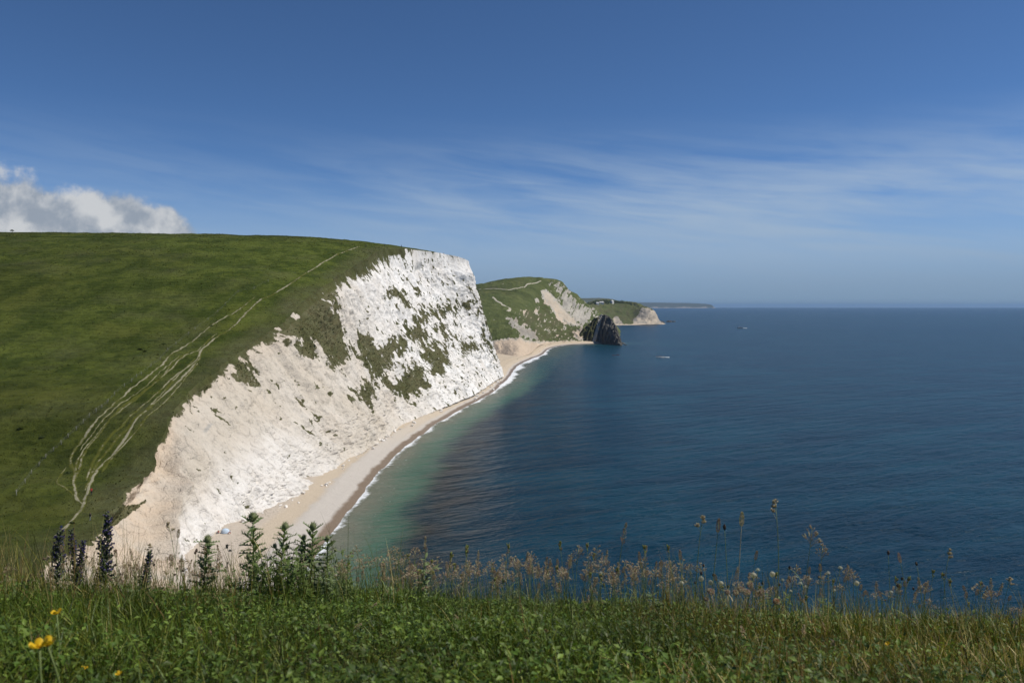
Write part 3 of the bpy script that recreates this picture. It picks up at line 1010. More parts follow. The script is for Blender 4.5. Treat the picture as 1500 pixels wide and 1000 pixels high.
# far coast, some sixteen kilometres off
CF = [(800, [(453, 22500.0), (446, 23000.0), (437.5, 24000.0)]), (850, [(453, 22500.0), (446, 23000.0), (436.8, 24000.0)]), (876, [(453, 22500.0), (446, 23000.0), (436.6, 24000.0)]),
      (895, [(453, 22500.0), (446.5, 23000.0), (438, 24000.0)]), (906, [(453, 22500.0), (447, 23000.0), (440.5, 24000.0)]), (920, [(453, 22500.0), (447, 23000.0), (441.2, 24000.0)]),
      (940, [(453, 22500.0), (448, 23000.0), (443, 24000.0)]), (970, [(453, 22500.0), (448, 22900.0), (443.3, 23600.0)]), (1005, [(453, 22500.0), (448, 22900.0), (443.8, 23400.0)]),
      (1030, [(453, 22500.0), (448.5, 22800.0), (444.8, 23200.0)]), (1041, [(453, 22500.0), (449, 22700.0), (446.2, 22900.0)]), (1046, [(453.5, 22500.0), (451, 22600.0), (449.6, 22800.0)]),
      (1052, [(455, 22500.0), (454.6, 22600.0), (454.2, 22800.0)])]
far_coast = headland("far_coast", CF, [(400, -40), (1500, -150)], M_FARLAND, 160, 30,
                     lambda X, Y, Z, l: (fbm(X / 500, Y / 500, 4, 800) * 10 * l, 0 * X), "long low coast fading blue on the horizon",
                     lambda px, py, X, Y, Z: dict(veg=np.clip((450.0 - py) / 2 + fbm(px / 8, py / 3, 3, 810), -1, 1), warm=px * 0 + .6, tan=px * 0 + .2, grey=px * 0 + .5, olive=px * 0 + .6))

# ================================================================ haze
hz = MB().box((0, 23400, 73), (70000, 26400, 76))
hm = bpy.data.materials.new("haze_air"); hm.use_nodes = True
ht = NT(hm.node_tree)
pv = ht.n('ShaderNodeVolumePrincipled')
pv.inputs['Color'].default_value = (0.30, 0.48, 0.74, 1)
pv.inputs['Density'].default_value = 3.2e-5
pv.inputs['Anisotropy'].default_value = 0.2
ho = ht.n('ShaderNodeOutputMaterial')
ht.t.links.new(pv.outputs[0], ho.inputs['Volume'])
haze = hz.build("haze", [hm], None, smooth=False)
tag(haze, "thin blue sea haze over the bay", None, None, 'stuff')

# ================================================================ things on the land
DG = bpy.context.evaluated_depsgraph_get()
BVH_HILL = BVHTree.FromObject(hill, DG)
BVH_CLIFF = BVHTree.FromObject(cliff, DG)
BVH_DOWN2 = BVHTree.FromObject(down2, DG)
BVH_DOWN3 = BVHTree.FromObject(down3, DG)
BVH_BEACH = BVHTree.FromObject(beach, DG)
CAMV = Vector((0, 0, EYE))


def hit(bvh, px, py):
    r = Vector(ray(px, py)).normalized()
    q = bvh.ray_cast(CAMV, r, 60000)
    return q[0]


def ground(bvh, x, y, z0=400):
    q = bvh.ray_cast(Vector((x, y, z0)), Vector((0, 0, -1)), 2000)
    return q[0]


def path_material():
    m, t = material("worn_chalk_path")
    p = t.pos()
    n = t.noise(p, 0.9, 5, .7); n2 = t.noise(p, 4.0, 4, .7)
    c = t.mix(n, (0.17, 0.165, 0.095), (0.35, 0.32, 0.23))
    w_ = t.add(t.attr('wear'), t.add(t.mul(t.sub(n, .5), 1.5), t.mul(t.sub(n2, .5), 1.1)))
    c = t.mix(t.ss(w_, .22, .62), (0.078, 0.083, 0.016), c)
    t.out(t.principled(c, .95, .05, t.bump(n2, .08)))
    return m


M_PATH = path_material()


def strip(name, pts, width, bvh, label, mat, lift=0.06, step=1.0, kind='structure', faint=False):
    W = [hit(bvh, *p) for p in pts]
    W = [q for q in W if q is not None]
    P2 = np.array([[q.x, q.y] for q in W])
    d = np.concatenate([[0], np.cumsum(np.hypot(*np.diff(P2, axis=0).T))])
    tq = np.arange(0, d[-1], step)
    cx = smooth_interp(tq, d, P2[:, 0]) + fbm(tq / 4, tq * 0 + d[-1], 3, 900) * .25
    cy = smooth_interp(tq, d, P2[:, 1])
    tx, ty = np.gradient(cx), np.gradient(cy)
    ln = np.hypot(tx, ty) + 1e-9
    nx_, ny_ = -ty / ln, tx / ln
    wv = width * (0.62 + 0.75 * (vn(tq / 5.0, tq * 0 + d[-1], 31))) * np.minimum(1, np.minimum(tq, d[-1] - tq) / 4 + .15) * (1 - .5 * sst(cy, 290, 400) * (width < 1))
    V, Q = [], []
    ncol = 4
    for i in range(len(tq)):
        for j in range(ncol):
            f = j / (ncol - 1) - .5
            x, y = cx[i] + nx_[i] * wv[i] * f, cy[i] + ny_[i] * wv[i] * f
            g = ground(bvh, x, y)
            V.append((x, y, (g.z if g else 0) + lift * (1 if 0 < j < ncol - 1 else .2)))
    Q = grid_quads(len(tq), ncol)
    prof = np.array([0.0, .86, .86, 0.0])[None, :] * (.72 + .75 * fbm(tq / 9.0, tq * 0 + 3.3 * d[-1], 3, 905))[:, None] - (.22 if faint else 0)
    me = np_mesh(name, np.array(V), Q, dict(wear=prof.ravel()))
    return tag(link_mesh(name, me, None, [mat]), label, None, None, kind)


TR = [[(530, 361), (505, 369), (478, 382), (452, 398), (425, 416), (400, 431), (381, 440), (361, 457), (347, 474), (311, 499), (297, 510), (291, 526), (270, 550), (245, 574), (220, 596), (196, 620), (189, 633),
       (166, 665), (150, 681), (140, 692), (133, 707), (128, 720), (123, 735), (111, 754), (92, 776), (76, 788)],
      [(374, 434), (347, 455), (326, 467), (300, 484), (283, 500), (268, 508), (252, 517), (240, 531), (222, 547), (190, 571), (157, 600), (131, 630), (111, 655), (104, 668), (104, 680), (110, 690), (108, 702), (109, 716), (112, 728), (120, 738)],
      [(296, 511), (270, 521), (250, 541), (226, 561), (200, 583), (176, 602), (150, 628), (131, 652), (121, 668), (117, 684), (112, 698)],
      [(297, 514), (281, 533), (256, 551), (230, 576), (206, 597), (180, 622), (165, 634), (151, 652), (138, 674), (131, 690), (127, 704)],
      [(287, 524), (262, 548), (238, 575), (213, 601), (190, 624), (171, 642), (161, 656), (146, 674), (136, 690), (131, 704), (124, 720)],
      [(278, 514), (258, 527), (240, 548), (214, 570), (184, 592), (160, 613), (139, 640), (122, 660), (113, 676), (111, 690)],
      [(318, 488), (306, 497), (296, 507), (285, 516)],
      [(292, 530), (276, 548), (254, 575), (232, 597), (210, 617), (192, 640), (172, 661), (158, 678), (148, 692)],
      [(264, 520), (236, 543), (208, 569), (178, 590), (150, 617), (128, 645), (116, 662)],
      [(97, 684), (88, 697), (83, 708), (92, 712), (103, 720), (110, 728)]]
for k, pts in enumerate(TR):
    strip("footpath", pts, (1.05, .95, .8, .8, .8, .75, .75, .75, .6, .6)[k], BVH_HILL, None, M_PATH, .07, .6, 'structure', k > 1)
for pts, wd in (([(700, 424), (727, 423), (740, 424), (762, 421), (775, 416), (793, 411)], 2.8), ([(722, 435), (728, 441), (737, 447), (747, 452), (743, 457)], 4.2), ([(700, 437), (705, 443)], 3.0)):
    strip("footpath", pts, wd, BVH_DOWN2, None, plain("far_track", (.42, .39, .31), .95, .05), .5, 4.0)

# ---- tufts of plants on the cliff and tussocks on the turf (stuff)
def tufts(name, base, nrm_up, size, cols, mat, label, blades=3, lean=.6):
    n = len(base)
    ang = RNG.uniform(0, 2 * np.pi, (n, blades)); sz = size[:, None] * RNG.uniform(.6, 1.2, (n, blades))
    dx, dy = np.cos(ang), np.sin(ang)
    V = np.zeros((n, blades, 4, 3))
    b = base[:, None, :]
    side = np.stack([-dy, dx, 0 * dx], -1)
    upv = nrm_up[None, None, :] + lean * np.stack([dx, dy, 0 * dx], -1)
    V[:, :, 0] = b - side * (sz * .42)[..., None] - upv * (sz * .15)[..., None]
    V[:, :, 1] = b + side * (sz * .42)[..., None] - upv * (sz * .15)[..., None]
    V[:, :, 2] = b + side * (sz * .30)[..., None] + upv * (sz * .75)[..., None]
    V[:, :, 3] = b - side * (sz * .34)[..., None] + upv * (sz * .6)[..., None]
    Q = np.arange(n * blades * 4).reshape(-1, 4)
    C = np.repeat(cols[:, None, None, :] * RNG.uniform(.8, 1.2, (n, blades, 1, 1)), 4, 2)
    me = np_mesh(name, V.reshape(-1, 3), Q, None, False, C.reshape(-1, 3))
    return tag(link_mesh(name, me, None, [mat]), label, None, None, 'stuff')


M_TUFT = leafy("tuft", 'tint', trans=.25, rough=.8, spec=.1)
cv = np.stack([X, Y, Z], -1).reshape(-1, 3); vf = veg.ravel(); vv_ = VV.ravel(); yv = Yu.ravel()
cand = np.where((vf > -.05) & (yv > 95))[0]
cand = cand[(vv_[cand] > .05) | (RNG.random(len(cand)) < .12)]
pick = RNG.choice(cand, 6500)
szs = RNG.uniform(.2, .5, len(pick)) * (0.6 + yv[pick] / 700)
cc = np.where(RNG.random((len(pick), 1)) < .6, np.array([[.185, .185, .095]]), np.array([[.135, .15, .070]])) * RNG.uniform(.7, 1.25, (len(pick), 1))
tufts("cliff_plants", cv[pick] + np.array([[.1, 0, 0]]), np.array([.35, -.1, 1.0]), szs, cc, M_TUFT, "olive green plants clinging to the white cliff")
hv = np.stack([Xh, Yh, Zh], -1).reshape(-1, 3)
hw = WW.ravel(); hy = Yh.ravel()
cand = np.where((hw > .5) & (hw < 240) & (hy > 95) & (hy < 540))[0]
pw = 1.0 / (.02 + np.gradient(w)[np.searchsorted(w, hw[cand]).clip(0, NW - 1)]) ** -1
pw = np.maximum(np.gradient(w)[np.searchsorted(w, hw[cand]).clip(0, NW - 1)], .05); pw /= pw.sum()
pick = RNG.choice(cand, 26000, p=pw)
cl = fbm(hv[pick, 0] / 14, hv[pick, 1] / 14, 3, 980)
szs = (RNG.uniform(.10, .26, len(pick)) + .16 * np.clip(cl, 0, 1)) * (.75 + hv[pick, 1] / 500)
cc = np.where((RNG.random(len(pick)) + cl * .6 < .5)[:, None], np.array([[.062, .072, .017]]), np.array([[.098, .10, .027]])) * RNG.uniform(.75, 1.25, (len(pick), 1))
jx = RNG.normal(0, 1, (len(pick), 2)) * np.array([[1.0, .4]])
bp = hv[pick].copy()
tufts("turf_tussocks", bp, np.array([0, 0, .9]), szs, cc, M_TUFT, "rough tussocks over the grassy down", 3, .8)

# ---- wire fence along the down
M_WOOD = plain("weathered_wood", (.24, .23, .20), .9, .1, .25, 3)
M_WIRE = plain("wire", (.3, .3, .3), .5, .5)
fence = empty("wire_fence", (0, 0, 0), "line of grey wooden posts with wire running up the green down beside the tracks", "fence")
FP = [(24, 724), (37, 708), (46, 694), (57, 683), (67, 671), (78, 661), (90, 651), (100, 641), (112, 630), (122, 620), (131, 611), (141, 604), (149, 598), (158, 590), (168, 579), (182, 567), (193, 560), (200, 553), (207, 549),
      (221, 538), (235, 527), (246, 514), (258, 505), (276, 490), (286, 483), (305, 469), (319, 458), (330, 447), (349, 428), (372, 424), (393, 413)]
post_me = MB().tube([(0, 0, -.2), (0, 0, .6), (0.01, 0, 1.25)], [.075, .07, .06], 6).mesh("fence_post", [M_WOOD])
tops = []
for k, (px, py) in enumerate(FP):
    q = hit(BVH_HILL, px, py)
    if q is None:
        continue
    o = link_mesh("fence_post", post_me, fence)
    o.location = q
    o.rotation_euler = (random.uniform(-.09, .09), random.uniform(-.09, .09), random.random() * 3)
    o.scale = (1, 1, random.uniform(.85, 1.1))
    tops.append(q)
strut = MB().tube([(0, 0, 1.1), (.5, -.75, 0)], .06, 5).build("strut", M_WOOD, fence)
strut.location = tops[0]
for hh in (.45, .8, 1.12):
    wmb = MB()
    for a, b in zip(tops[:-1], tops[1:]):
        mid = (a + b) / 2
        g = ground(BVH_HILL, mid.x, mid.y)
        if g: mid.z = (g.z + mid.z) / 2
        wmb.tube([a + Vector((0, 0, hh)), mid + Vector((0, 0, hh - .03)), b + Vector((0, 0, hh))], .008, 3, cap=False)
    wmb.build("wire", M_WIRE, fence)

# ---- gorse on the slope
def leaf_mass(n, r, size, rnd, flat=1.0):
    """Leaf-sized quads through a clump's volume."""
    V, Q = [], []
    for k in range(n):
        d = Vector((rnd.gauss(0, 1), rnd.gauss(0, 1), abs(rnd.gauss(0, 1)))).normalized() * (rnd.random() ** .45)
        lump = 1 + .25 * math.sin(d.x * 5 + 1) * math.cos(d.y * 4)
        c = Vector((d.x * r[0], d.y * r[1], d.z * r[2])) * lump
        a = Vector((rnd.gauss(0, 1), rnd.gauss(0, 1), rnd.gauss(0, 1) * flat)).normalized()
        b = a.orthogonal().normalized()
        s_ = size * rnd.uniform(.6, 1.3)
        i = len(V)
        V += [c - a * s_ - b * s_ * .5, c + a * s_ * .6 - b * s_ * .7, c + a * s_ + b * s_ * .5, c - a * s_ * .5 + b * s_ * .8]
        Q.append((i, i + 1, i + 2, i + 3))
    return np.array([tuple(v_) for v_ in V]), np.array(Q)


M_GORSE = leafy("gorse", None, (.060, .078, .024), .15, .8, .1)
M_BARK = plain("bark", (.12, .09, .06), .9, .1)
rnd = random.Random(4)
gm = []
for k in range(3):
    Vg, Qg = leaf_mass(220, (1.1, .9, .75), .17, rnd)
    gm.append(np_mesh("foliage", Vg, Qg, None, False)); gm[-1].materials.append(M_GORSE)
stem_me = MB().tube([(0, 0, -.2), (.05, 0, .2), (0, .05, .5)], [.08, .06, .03], 5).mesh("stem", [M_BARK])
for k, (px, py, sc_) in enumerate([(205, 512, .9), (212, 515, .75), (240, 504, .85), (62, 640, .7), (30, 628, .8), (310, 478, .8), (99, 693, .8), (105, 766, .6)]):
    q = hit(BVH_HILL, px, py)
    if q is None: continue
    t_ = empty("gorse_bush", q, "low dark green gorse bush on the grassy down", "bush", "gorse bushes scattered on the down", rnd.random() * 6)
    t_.scale = (sc_, sc_, sc_ * .8)
    link_mesh("foliage", gm[k % 3], t_); link_mesh("stem", stem_me, t_)

# ---- chalk boulders at the cliff foot
M_BOULDER = plain("chalk_boulder", (.78, .74, .68), .95, .1, .25, 1.5)
bm_ = []
for k in range(4):
    mb = MB().blob((0, 0, .25), (.55 + .1 * k, .45, .4), 0, 8, 5, .5)
    bm_.append(mb.mesh("chalk_boulder", [M_BOULDER], False))
for k in range(90):
    yb_ = 205 + 440 * rnd.random() ** 1.3
    xb_ = float(foot_x(yb_)) + abs(rnd.gauss(0, 1)) * 1.6 + .4
    g = ground(BVH_BEACH, xb_, yb_)
    if g is None: continue
    o = link_mesh("chalk_boulder", bm_[k % 4])
    o.location = g; sc_ = rnd.choice((.35, .5, .6, .8, 1.3)) * (1 + yb_ / 1200); o.scale = (sc_, sc_, sc_ * .8)
    o.rotation_euler = (rnd.uniform(-.4, .4), rnd.uniform(-.4, .4), rnd.random() * 6)
    tag(o, "pale chalk boulder fallen on the shingle at the cliff foot", "boulder", "fallen boulders along the cliff foot")

# ---- people
def cloth(name, c): return plain(name, c, .9, .1, .1, 20)


SKIN = plain("skin", (.55, .36, .27), .6, .3); HAIR = plain("hair", (.07, .045, .03), .7, .2); SHOE = plain("shoe", (.06, .055, .05), .7, .2)
CL = dict(black=cloth("dark_cloth", (.025, .027, .035)), grey=cloth("grey_cloth", (.20, .21, .23)), red=cloth("red_cloth", (.45, .06, .05)), blue=cloth("blue_cloth", (.07, .14, .36)),
          white=cloth("white_cloth", (.7, .7, .68)), navy=cloth("navy_cloth", (.03, .045, .10)), khaki=cloth("khaki_cloth", (.30, .25, .16)), orange=cloth("orange_cloth", (.60, .20, .06)))


def person_mesh(pose):
    if pose == 'walk':
        J = dict(pel=(0, 0, .95), sp=(0, .02, 1.18), ch=(0, .03, 1.38), nk=(0, .05, 1.50), hd=(0, .08, 1.62), top=(0, .08, 1.72),
                 lh=(-.09, 0, .90), lk=(-.10, .20, .52), la=(-.10, .22, .10), lt=(-.10, .36, .05), rh=(.09, 0, .90), rk=(.10, -.08, .50), ra=(.10, -.30, .13), rt=(.10, -.20, .04),
                 ls=(-.19, .02, 1.40), le=(-.24, -.10, 1.14), lw=(-.23, -.02, .90), lf=(-.22, .04, .80), rs=(.19, .02, 1.40), re=(.24, .06, 1.13), rw=(.22, .22, .96), rf=(.21, .28, .90))
    elif pose == 'stand':
        J = dict(pel=(0, 0, .95), sp=(0, .01, 1.18), ch=(0, .01, 1.38), nk=(0, .02, 1.50), hd=(0, .04, 1.62), top=(0, .04, 1.72),
                 lh=(-.09, 0, .90), lk=(-.10, .02, .50), la=(-.11, 0, .09), lt=(-.12, .14, .04), rh=(.09, 0, .90), rk=(.10, .02, .50), ra=(.11, -.02, .09), rt=(.13, .12, .04),
                 ls=(-.19, .01, 1.40), le=(-.25, -.02, 1.14), lw=(-.25, .05, .89), lf=(-.24, .08, .80), rs=(.19, .01, 1.40), re=(.26, -.03, 1.14), rw=(.22, .12, .95), rf=(.18, .2, .93))
    else:
        J = dict(pel=(0, 0, .12), sp=(0, -.03, .34), ch=(0, 0, .54), nk=(0, .04, .66), hd=(0, .08, .78), top=(0, .08, .88),
                 lh=(-.09, .03, .11), lk=(-.13, .34, .40), la=(-.13, .60, .09), lt=(-.13, .74, .06), rh=(.09, .03, .11), rk=(.13, .34, .38), ra=(.13, .62, .09), rt=(.13, .76, .06),
                 ls=(-.19, 0, .56), le=(-.24, .16, .36), lw=(-.15, .34, .46), lf=(-.11, .42, .46), rs=(.19, 0, .56), re=(.24, .16, .36), rw=(.15, .34, .45), rf=(.11, .42, .45))
    R = dict(pel=.135, sp=.115, ch=.135, nk=.055, hd=.10, top=.075, lh=.09, lk=.062, la=.04, lt=.032, ls=.062, le=.042, lw=.03, lf=.032)
    names = list(J)
    bones = [('pel', 'sp'), ('sp', 'ch'), ('ch', 'nk'), ('nk', 'hd'), ('hd', 'top'), ('pel', 'lh'), ('lh', 'lk'), ('lk', 'la'), ('la', 'lt'), ('pel', 'rh'), ('rh', 'rk'), ('rk', 'ra'), ('ra', 'rt'),
             ('ch', 'ls'), ('ls', 'le'), ('le', 'lw'), ('lw', 'lf'), ('ch', 'rs'), ('rs', 're'), ('re', 'rw'), ('rw', 'rf')]
    me = bpy.data.meshes.new("person_skeleton")
    me.from_pydata([J[n] for n in names], [(names.index(a), names.index(b)) for a, b in bones], [])
    o = bpy.data.objects.new("person_skeleton", me)
    COL.objects.link(o)
    o.modifiers.new("skin", 'SKIN')
    sub = o.modifiers.new("sub", 'SUBSURF'); sub.levels = sub.render_levels = 1
    for i, n in enumerate(names):
        r = R.get(n) or R['l' + n[1:]]
        me.skin_vertices[0].data[i].radius = (r, r * (.8 if n in ('pel', 'sp', 'ch') else 1))
        me.skin_vertices[0].data[i].use_root = (n == 'pel')
    dg = bpy.context.evaluated_depsgraph_get()
    out = bpy.data.meshes.new_from_object(o.evaluated_get(dg))
    bpy.data.objects.remove(o)
    seg = [(Vector(J[a]), Vector(J[b]), a + b) for a, b in bones]
    idx = []
    for p in out.polygons:
        c = p.center
        best, bn = 9, ''
        for a, b, n in seg:
            t = max(0, min(1, (c - a).dot(b - a) / (b - a).length_squared))
            dd = (a + (b - a) * t - c).length
            if dd < best: best, bn = dd, n
        if bn in ('hdtop', 'nkhd'):
            k = 3 if (c.z > J['hd'][2] + .045 or c.y < J['hd'][1] - .03) else 2
        elif bn in ('lwlf', 'rwrf', 'lelw', 'rerw'): k = 2
        elif bn in ('lalt', 'rart'): k = 4
        elif bn in ('pellh', 'pelrh', 'lhlk', 'rhrk', 'lkla', 'rkra'): k = 1
        else: k = 0
        idx.append(k)
    out.polygons.foreach_set('material_index', idx)
    out.polygons.foreach_set('use_smooth', [True] * len(idx))
    return out


PM = {p: person_mesh(p) for p in ('walk', 'stand', 'sit')}
PV = {}


def person(loc, rz, pose, top, legs, label, group=None, s=1.0):
    key = (pose, top, legs)
    if key not in PV:
        me = PM[pose].copy(); me.name = "person"
        for m in (CL[top], CL[legs], SKIN, HAIR, SHOE): me.materials.append(m)
        PV[key] = me
    o = link_mesh("person", PV[key])
    o.location = loc; o.rotation_euler = (0, 0, rz); o.scale = (s, s, s)
    return tag(o, label, "person", group)


def on(bvh, px, py): return hit(bvh, px, py)


person(on(BVH_HILL, 132, 763), -.3, 'walk', 'black', 'grey', "walker in a dark top and grey trousers on the grass near the valley path")
q = on(BVH_HILL, 134, 725)
if q: person(q, .4, 'walk', 'red', 'black', "walker in a red top where the tracks join below the slope")
q = on(BVH_HILL, 90, 781)
if q: person(q, .5, 'walk', 'navy', 'khaki', "dark topped walker on the pale path at the valley bottom above the purple flowers")
for px, d, tp, lg, lb in ((563, 528, 'black', 'navy', "dark figure standing on the skyline at the top of the down"), (588, 556, 'navy', 'black', "small figure on the skyline between the top of the path and the cliff head"),
                          (536, 500, 'black', 'black', "dark figure walking the path just below the skyline")):
    r = ray(px, 360)
    g = ground(BVH_HILL, r[0] * d, d)
    if g: person(g, 1.0, 'stand', tp, lg, lb, None, 1.25)
r = ray(652, 372); g = ground(BVH_HILL, r[0] * 600 - 1.0, 600)
if g: person(g, .5, 'sit', 'red', 'black', "figure sitting on the turf at the very edge of the cliff head")

# beach visitors far along the curved bay
tops_ = ['white', 'red', 'blue', 'navy', 'black', 'orange', 'khaki']
for k in range(58):
    f = rnd.random()
    px = 782 + 88 * f ** .8
    i = int(np.clip(np.interp(px, [775, 790, 800, 822, 850, 880], [690, 705, 740, 770, 800, 840]) + rnd.uniform(-6, 6), 0, NB - 1))
    tt = rnd.uniform(.25, .9)
    x, y = ix[i] + (wx[i] - ix[i]) * tt, iy[i] + (wy[i] - iy[i]) * tt
    g = ground(BVH_BEACH, x, y)
    if g is None: continue
    person(g, rnd.random() * 6, rnd.choice(['stand', 'sit', 'walk', 'sit']), rnd.choice(tops_), rnd.choice(tops_), "tiny figure on the far shingle of the bay beside the rock promontory", "visitors on the far beach")
for px, py, lb in ((758, 527, "figure in white walking on the tan shingle just past the cliff foot"), (762, 531, "figure in blue walking nearest the water past the cliff foot")):
    q = hit(BVH_BEACH, px, py)
    if q: person(q, 2.6, 'walk', 'white' if px == 758 else 'blue', 'khaki' if px == 758 else 'navy', lb)

# beach tent and sunbathers under the cliff
q = hit(BVH_BEACH, 330, 780)
if q:
    tent = empty("beach_tent", q, "small blue grey beach tent on the sand below the near cliff", "tent", None, 3.5)
    mb = MB(); n = 9
    for i in range(n):
        a = math.pi * i / (n - 1)
        for j, (rr, hh) in enumerate(((1.0, 0), (.92, .55), (.62, .95), (.12, 1.12))):
            mb.v.append(Vector((math.cos(a) * rr * 1.05, math.sin(a) * rr * .9 - .2, hh)))
    for i in range(n - 1):
        for j in range(3):
            b = i * 4 + j
            mb.face((b, b + 4, b + 5, b + 1))
    mb.build("canopy", plain("tent_fabric", (.50, .60, .70), .7, .2), tent)
    MB().box((0, -.45, .03), (1.0, .6, .03)).build("groundsheet", plain("groundsheet", (.16, .2, .3), .8, .1), tent)
    for sx in (-1, 1):
        MB().tube([(sx * 1.05, -.2, 0), (sx * .98, -.2, .55), (sx * .62, -.2, .97), (0, -.2, 1.14)], .02, 5).build("pole", M_WIRE, tent)
    person(q + Vector((-1.5, -.5, 0)), 2.5, 'sit', 'red', 'navy', "person in red sitting on the sand at the left end of the beach tent")
    person(q + Vector((1.5, -.4, 0)), 2.0, 'sit', 'white', 'red', "person in white sitting on the sand at the right end of the beach tent")

# ---- houses and wood on the far headland
M_WALL = plain("white_render", (.72, .70, .66), .8, .2); M_ROOF = plain("slate_roof", (.55, .54, .52), .8, .2); M_PANE = plain("window_glass", (.05, .06, .08), .2, .6)


def house(px, py, L_, D_, H_, label, rz):
    q = hit(BVH_DOWN3, px, py)
    if q is None: return
    h = empty("house", q, label, "house", None, rz)
    MB().box((0, 0, H_ / 2 - 1), (L_ / 2, D_ / 2, H_ / 2 + 1)).build("wall", M_WALL, h, False)
    mb = MB(); a, b = L_ / 2 + .5, D_ / 2 + .5
    mb.v = [Vector(p) for p in ((-a, -b, H_), (a, -b, H_), (a, b, H_), (-a, b, H_), (-a + 1.5, 0, H_ + D_ * .42), (a - 1.5, 0, H_ + D_ * .42))]
    for f in ((0, 1, 5, 4), (2, 3, 4, 5), (1, 2, 5), (3, 0, 4), (3, 2, 1, 0)): mb.face(f)
    rf = mb.build("roof", M_ROOF, h, False)
    MB().box((L_ * .3, 0, H_ + D_ * .45), (.7, .5, 1.3)).build("chimney", M_WALL, rf, False)
    wm = MB().box((0, 0, 0), (.6, .06, .7)).mesh("window", [M_PANE], False)
    for x in (-L_ * .33, 0, L_ * .33):
        w_ = link_mesh("window", wm, h); w_.location = (x, -D_ / 2 - .04, H_ * .55)


house(881, 445.0, 16, 9, 5, "long pale house with a grey roof among the trees on the far headland", .1)
house(896.5, 444.2, 11, 10, 7, "small bright white house right of the long house on the far headland", .8)
house(875, 446.0, 10, 8, 5, "small pale house left of the long house on the far headland", .3)
rnd = random.Random(9)
Vs, Qs = [], []
nv = 0
for k in range(190):
    px = rnd.choice([rnd.uniform(862, 930), rnd.uniform(868, 912)])
    py = np.interp(px, [862, 880, 905, 925, 932], [444, 441, 441.5, 444, 446]) + abs(rnd.gauss(0, 1)) * 1.4 + .2
    if abs(px - 881) < 4.5 and py > 443 or abs(px - 896.5) < 3 and py > 443: continue
    q = hit(BVH_DOWN3, px, py)
    if q is None: continue
    hgt = rnd.uniform(4, 8.5)
    a, b = leaf_mass(26, (hgt * .55, hgt * .55, hgt), hgt * .2, rnd)
    Vs.append(a + np.array([[q.x, q.y, q.z - 1]])); Qs.append(b + nv); nv += len(a)
me = np_mesh("woodland", np.concatenate(Vs), np.concatenate(Qs), None, False)
tag(link_mesh("woodland", me, None, [leafy("woodland", None, (.075, .095, .042), .15, .8, .1)]), "dark wood along the top of the far headland", None, None, 'stuff')

# hawthorn on the left skyline
g = ground(BVH_HILL, ray(18, 344)[0] * 520, 520)
if g:
    tr = empty("hawthorn_tree", g, "tiny windswept hawthorn alone on the skyline at the far left", "tree")
    MB().tube([(0, 0, -.3), (.1, 0, .7), (-.1, 0, 1.4)], [.14, .1, .05], 6).build("trunk", M_BARK, tr)
    a, b = leaf_mass(160, (1.3, 1.0, .8), .2, rnd)
    me = np_mesh("crown", a + np.array([[0, 0, 1.1]]), b, None, False); link_mesh("crown", me, tr, [M_GORSE])

# ---- rocks in the sea
M_SEAROCK = plain("wet_rock", (.10, .09, .08), .7, .3, .3, .6)
for px, py, s_, lb in ((913, 503.5, 4.5, "dark rock awash just off the tip of the promontory"), (917, 505.5, 2.2, "low dark rock farthest out from the promontory tip"), (980, 471.6, 11, "dark low reef rock off the end of the far headland"),
                       (987, 471.4, 8, "outermost pale rock in the line off the far headland"), (970, 472.6, 12, "broad rock at the foot of the far headland cliffs")):
    q = PZ(px, py, 0)
    mb = MB()
    for k in range(5):
        mb.blob((rnd.uniform(-1, 1) * s_ * .7, rnd.uniform(-.4, .4) * s_, 0), (s_ * rnd.uniform(.35, .7), s_ * rnd.uniform(.3, .6), s_ * rnd.uniform(.25, .5)), 0, 8, 5, .55)
    o = mb.build("sea_rock", M_SEAROCK, None, False)
    o.location = q
    tag(o, lb, "rock", "rocks off the headlands")

# ---- boats
M_HULL = plain("white_hull", (.80, .80, .78), .35, .5, .05); M_DARK = plain("dark_rubber", (.04, .04, .045), .6, .4); M_FOAM = plain("foam", (.78, .80, .80), .9, .1); M_KAYAK = plain("red_plastic", (.40, .09, .05), .45, .4)


def hull_mesh(L_, B_, H_, name, mat, sheer=.25):
    mb = MB(); ns = 11; pr = 7
    for i in range(ns):
        t = i / (ns - 1)                                     # 0 stern .. 1 bow
        half = B_ / 2 * (1 - max(0, (t - .45) / .55) ** 2.2) * (.86 + .14 * min(1, t * 4))
        half = max(half, .03)
        zt = H_ * (1 + sheer * max(0, t - .4) ** 1.5 * 2)
        for j in range(pr):
            a = j / (pr - 1) * 2 - 1
            x = half * math.copysign(abs(a) ** .6, a)
            z = -.25 + (zt + .25) * abs(a) ** 2.4
            mb.v.append(Vector((x, (t - .5) * L_, z)))
    for i in range(ns - 1):
        for j in range(pr - 1):
            b = i * pr + j
            mb.face((b, b + 1, b + pr + 1, b + pr))
    mb.face([j for j in range(pr)])
    return mb


def wake(loc, rz, L_, W_, label, hf=1.0):
    V, Q = [], []
    mb = MB(); r_ = random.Random(int(L_ * 10))
    for k in range(260):
        t = r_.random() ** .8
        y = -t * L_; x = r_.gauss(0, 1) * W_ * (.18 + .4 * t) * .6
        mb.blob((x, y, .02), (r_.uniform(.4, 1.1), r_.uniform(.5, 1.6), r_.uniform(.2, .55) * hf), 0, 6, 3, .5)
    o = mb.build("wake", M_FOAM)
    o.location = loc; o.rotation_euler = (0, 0, rz)
    return tag(o, label, None, None, 'stuff')


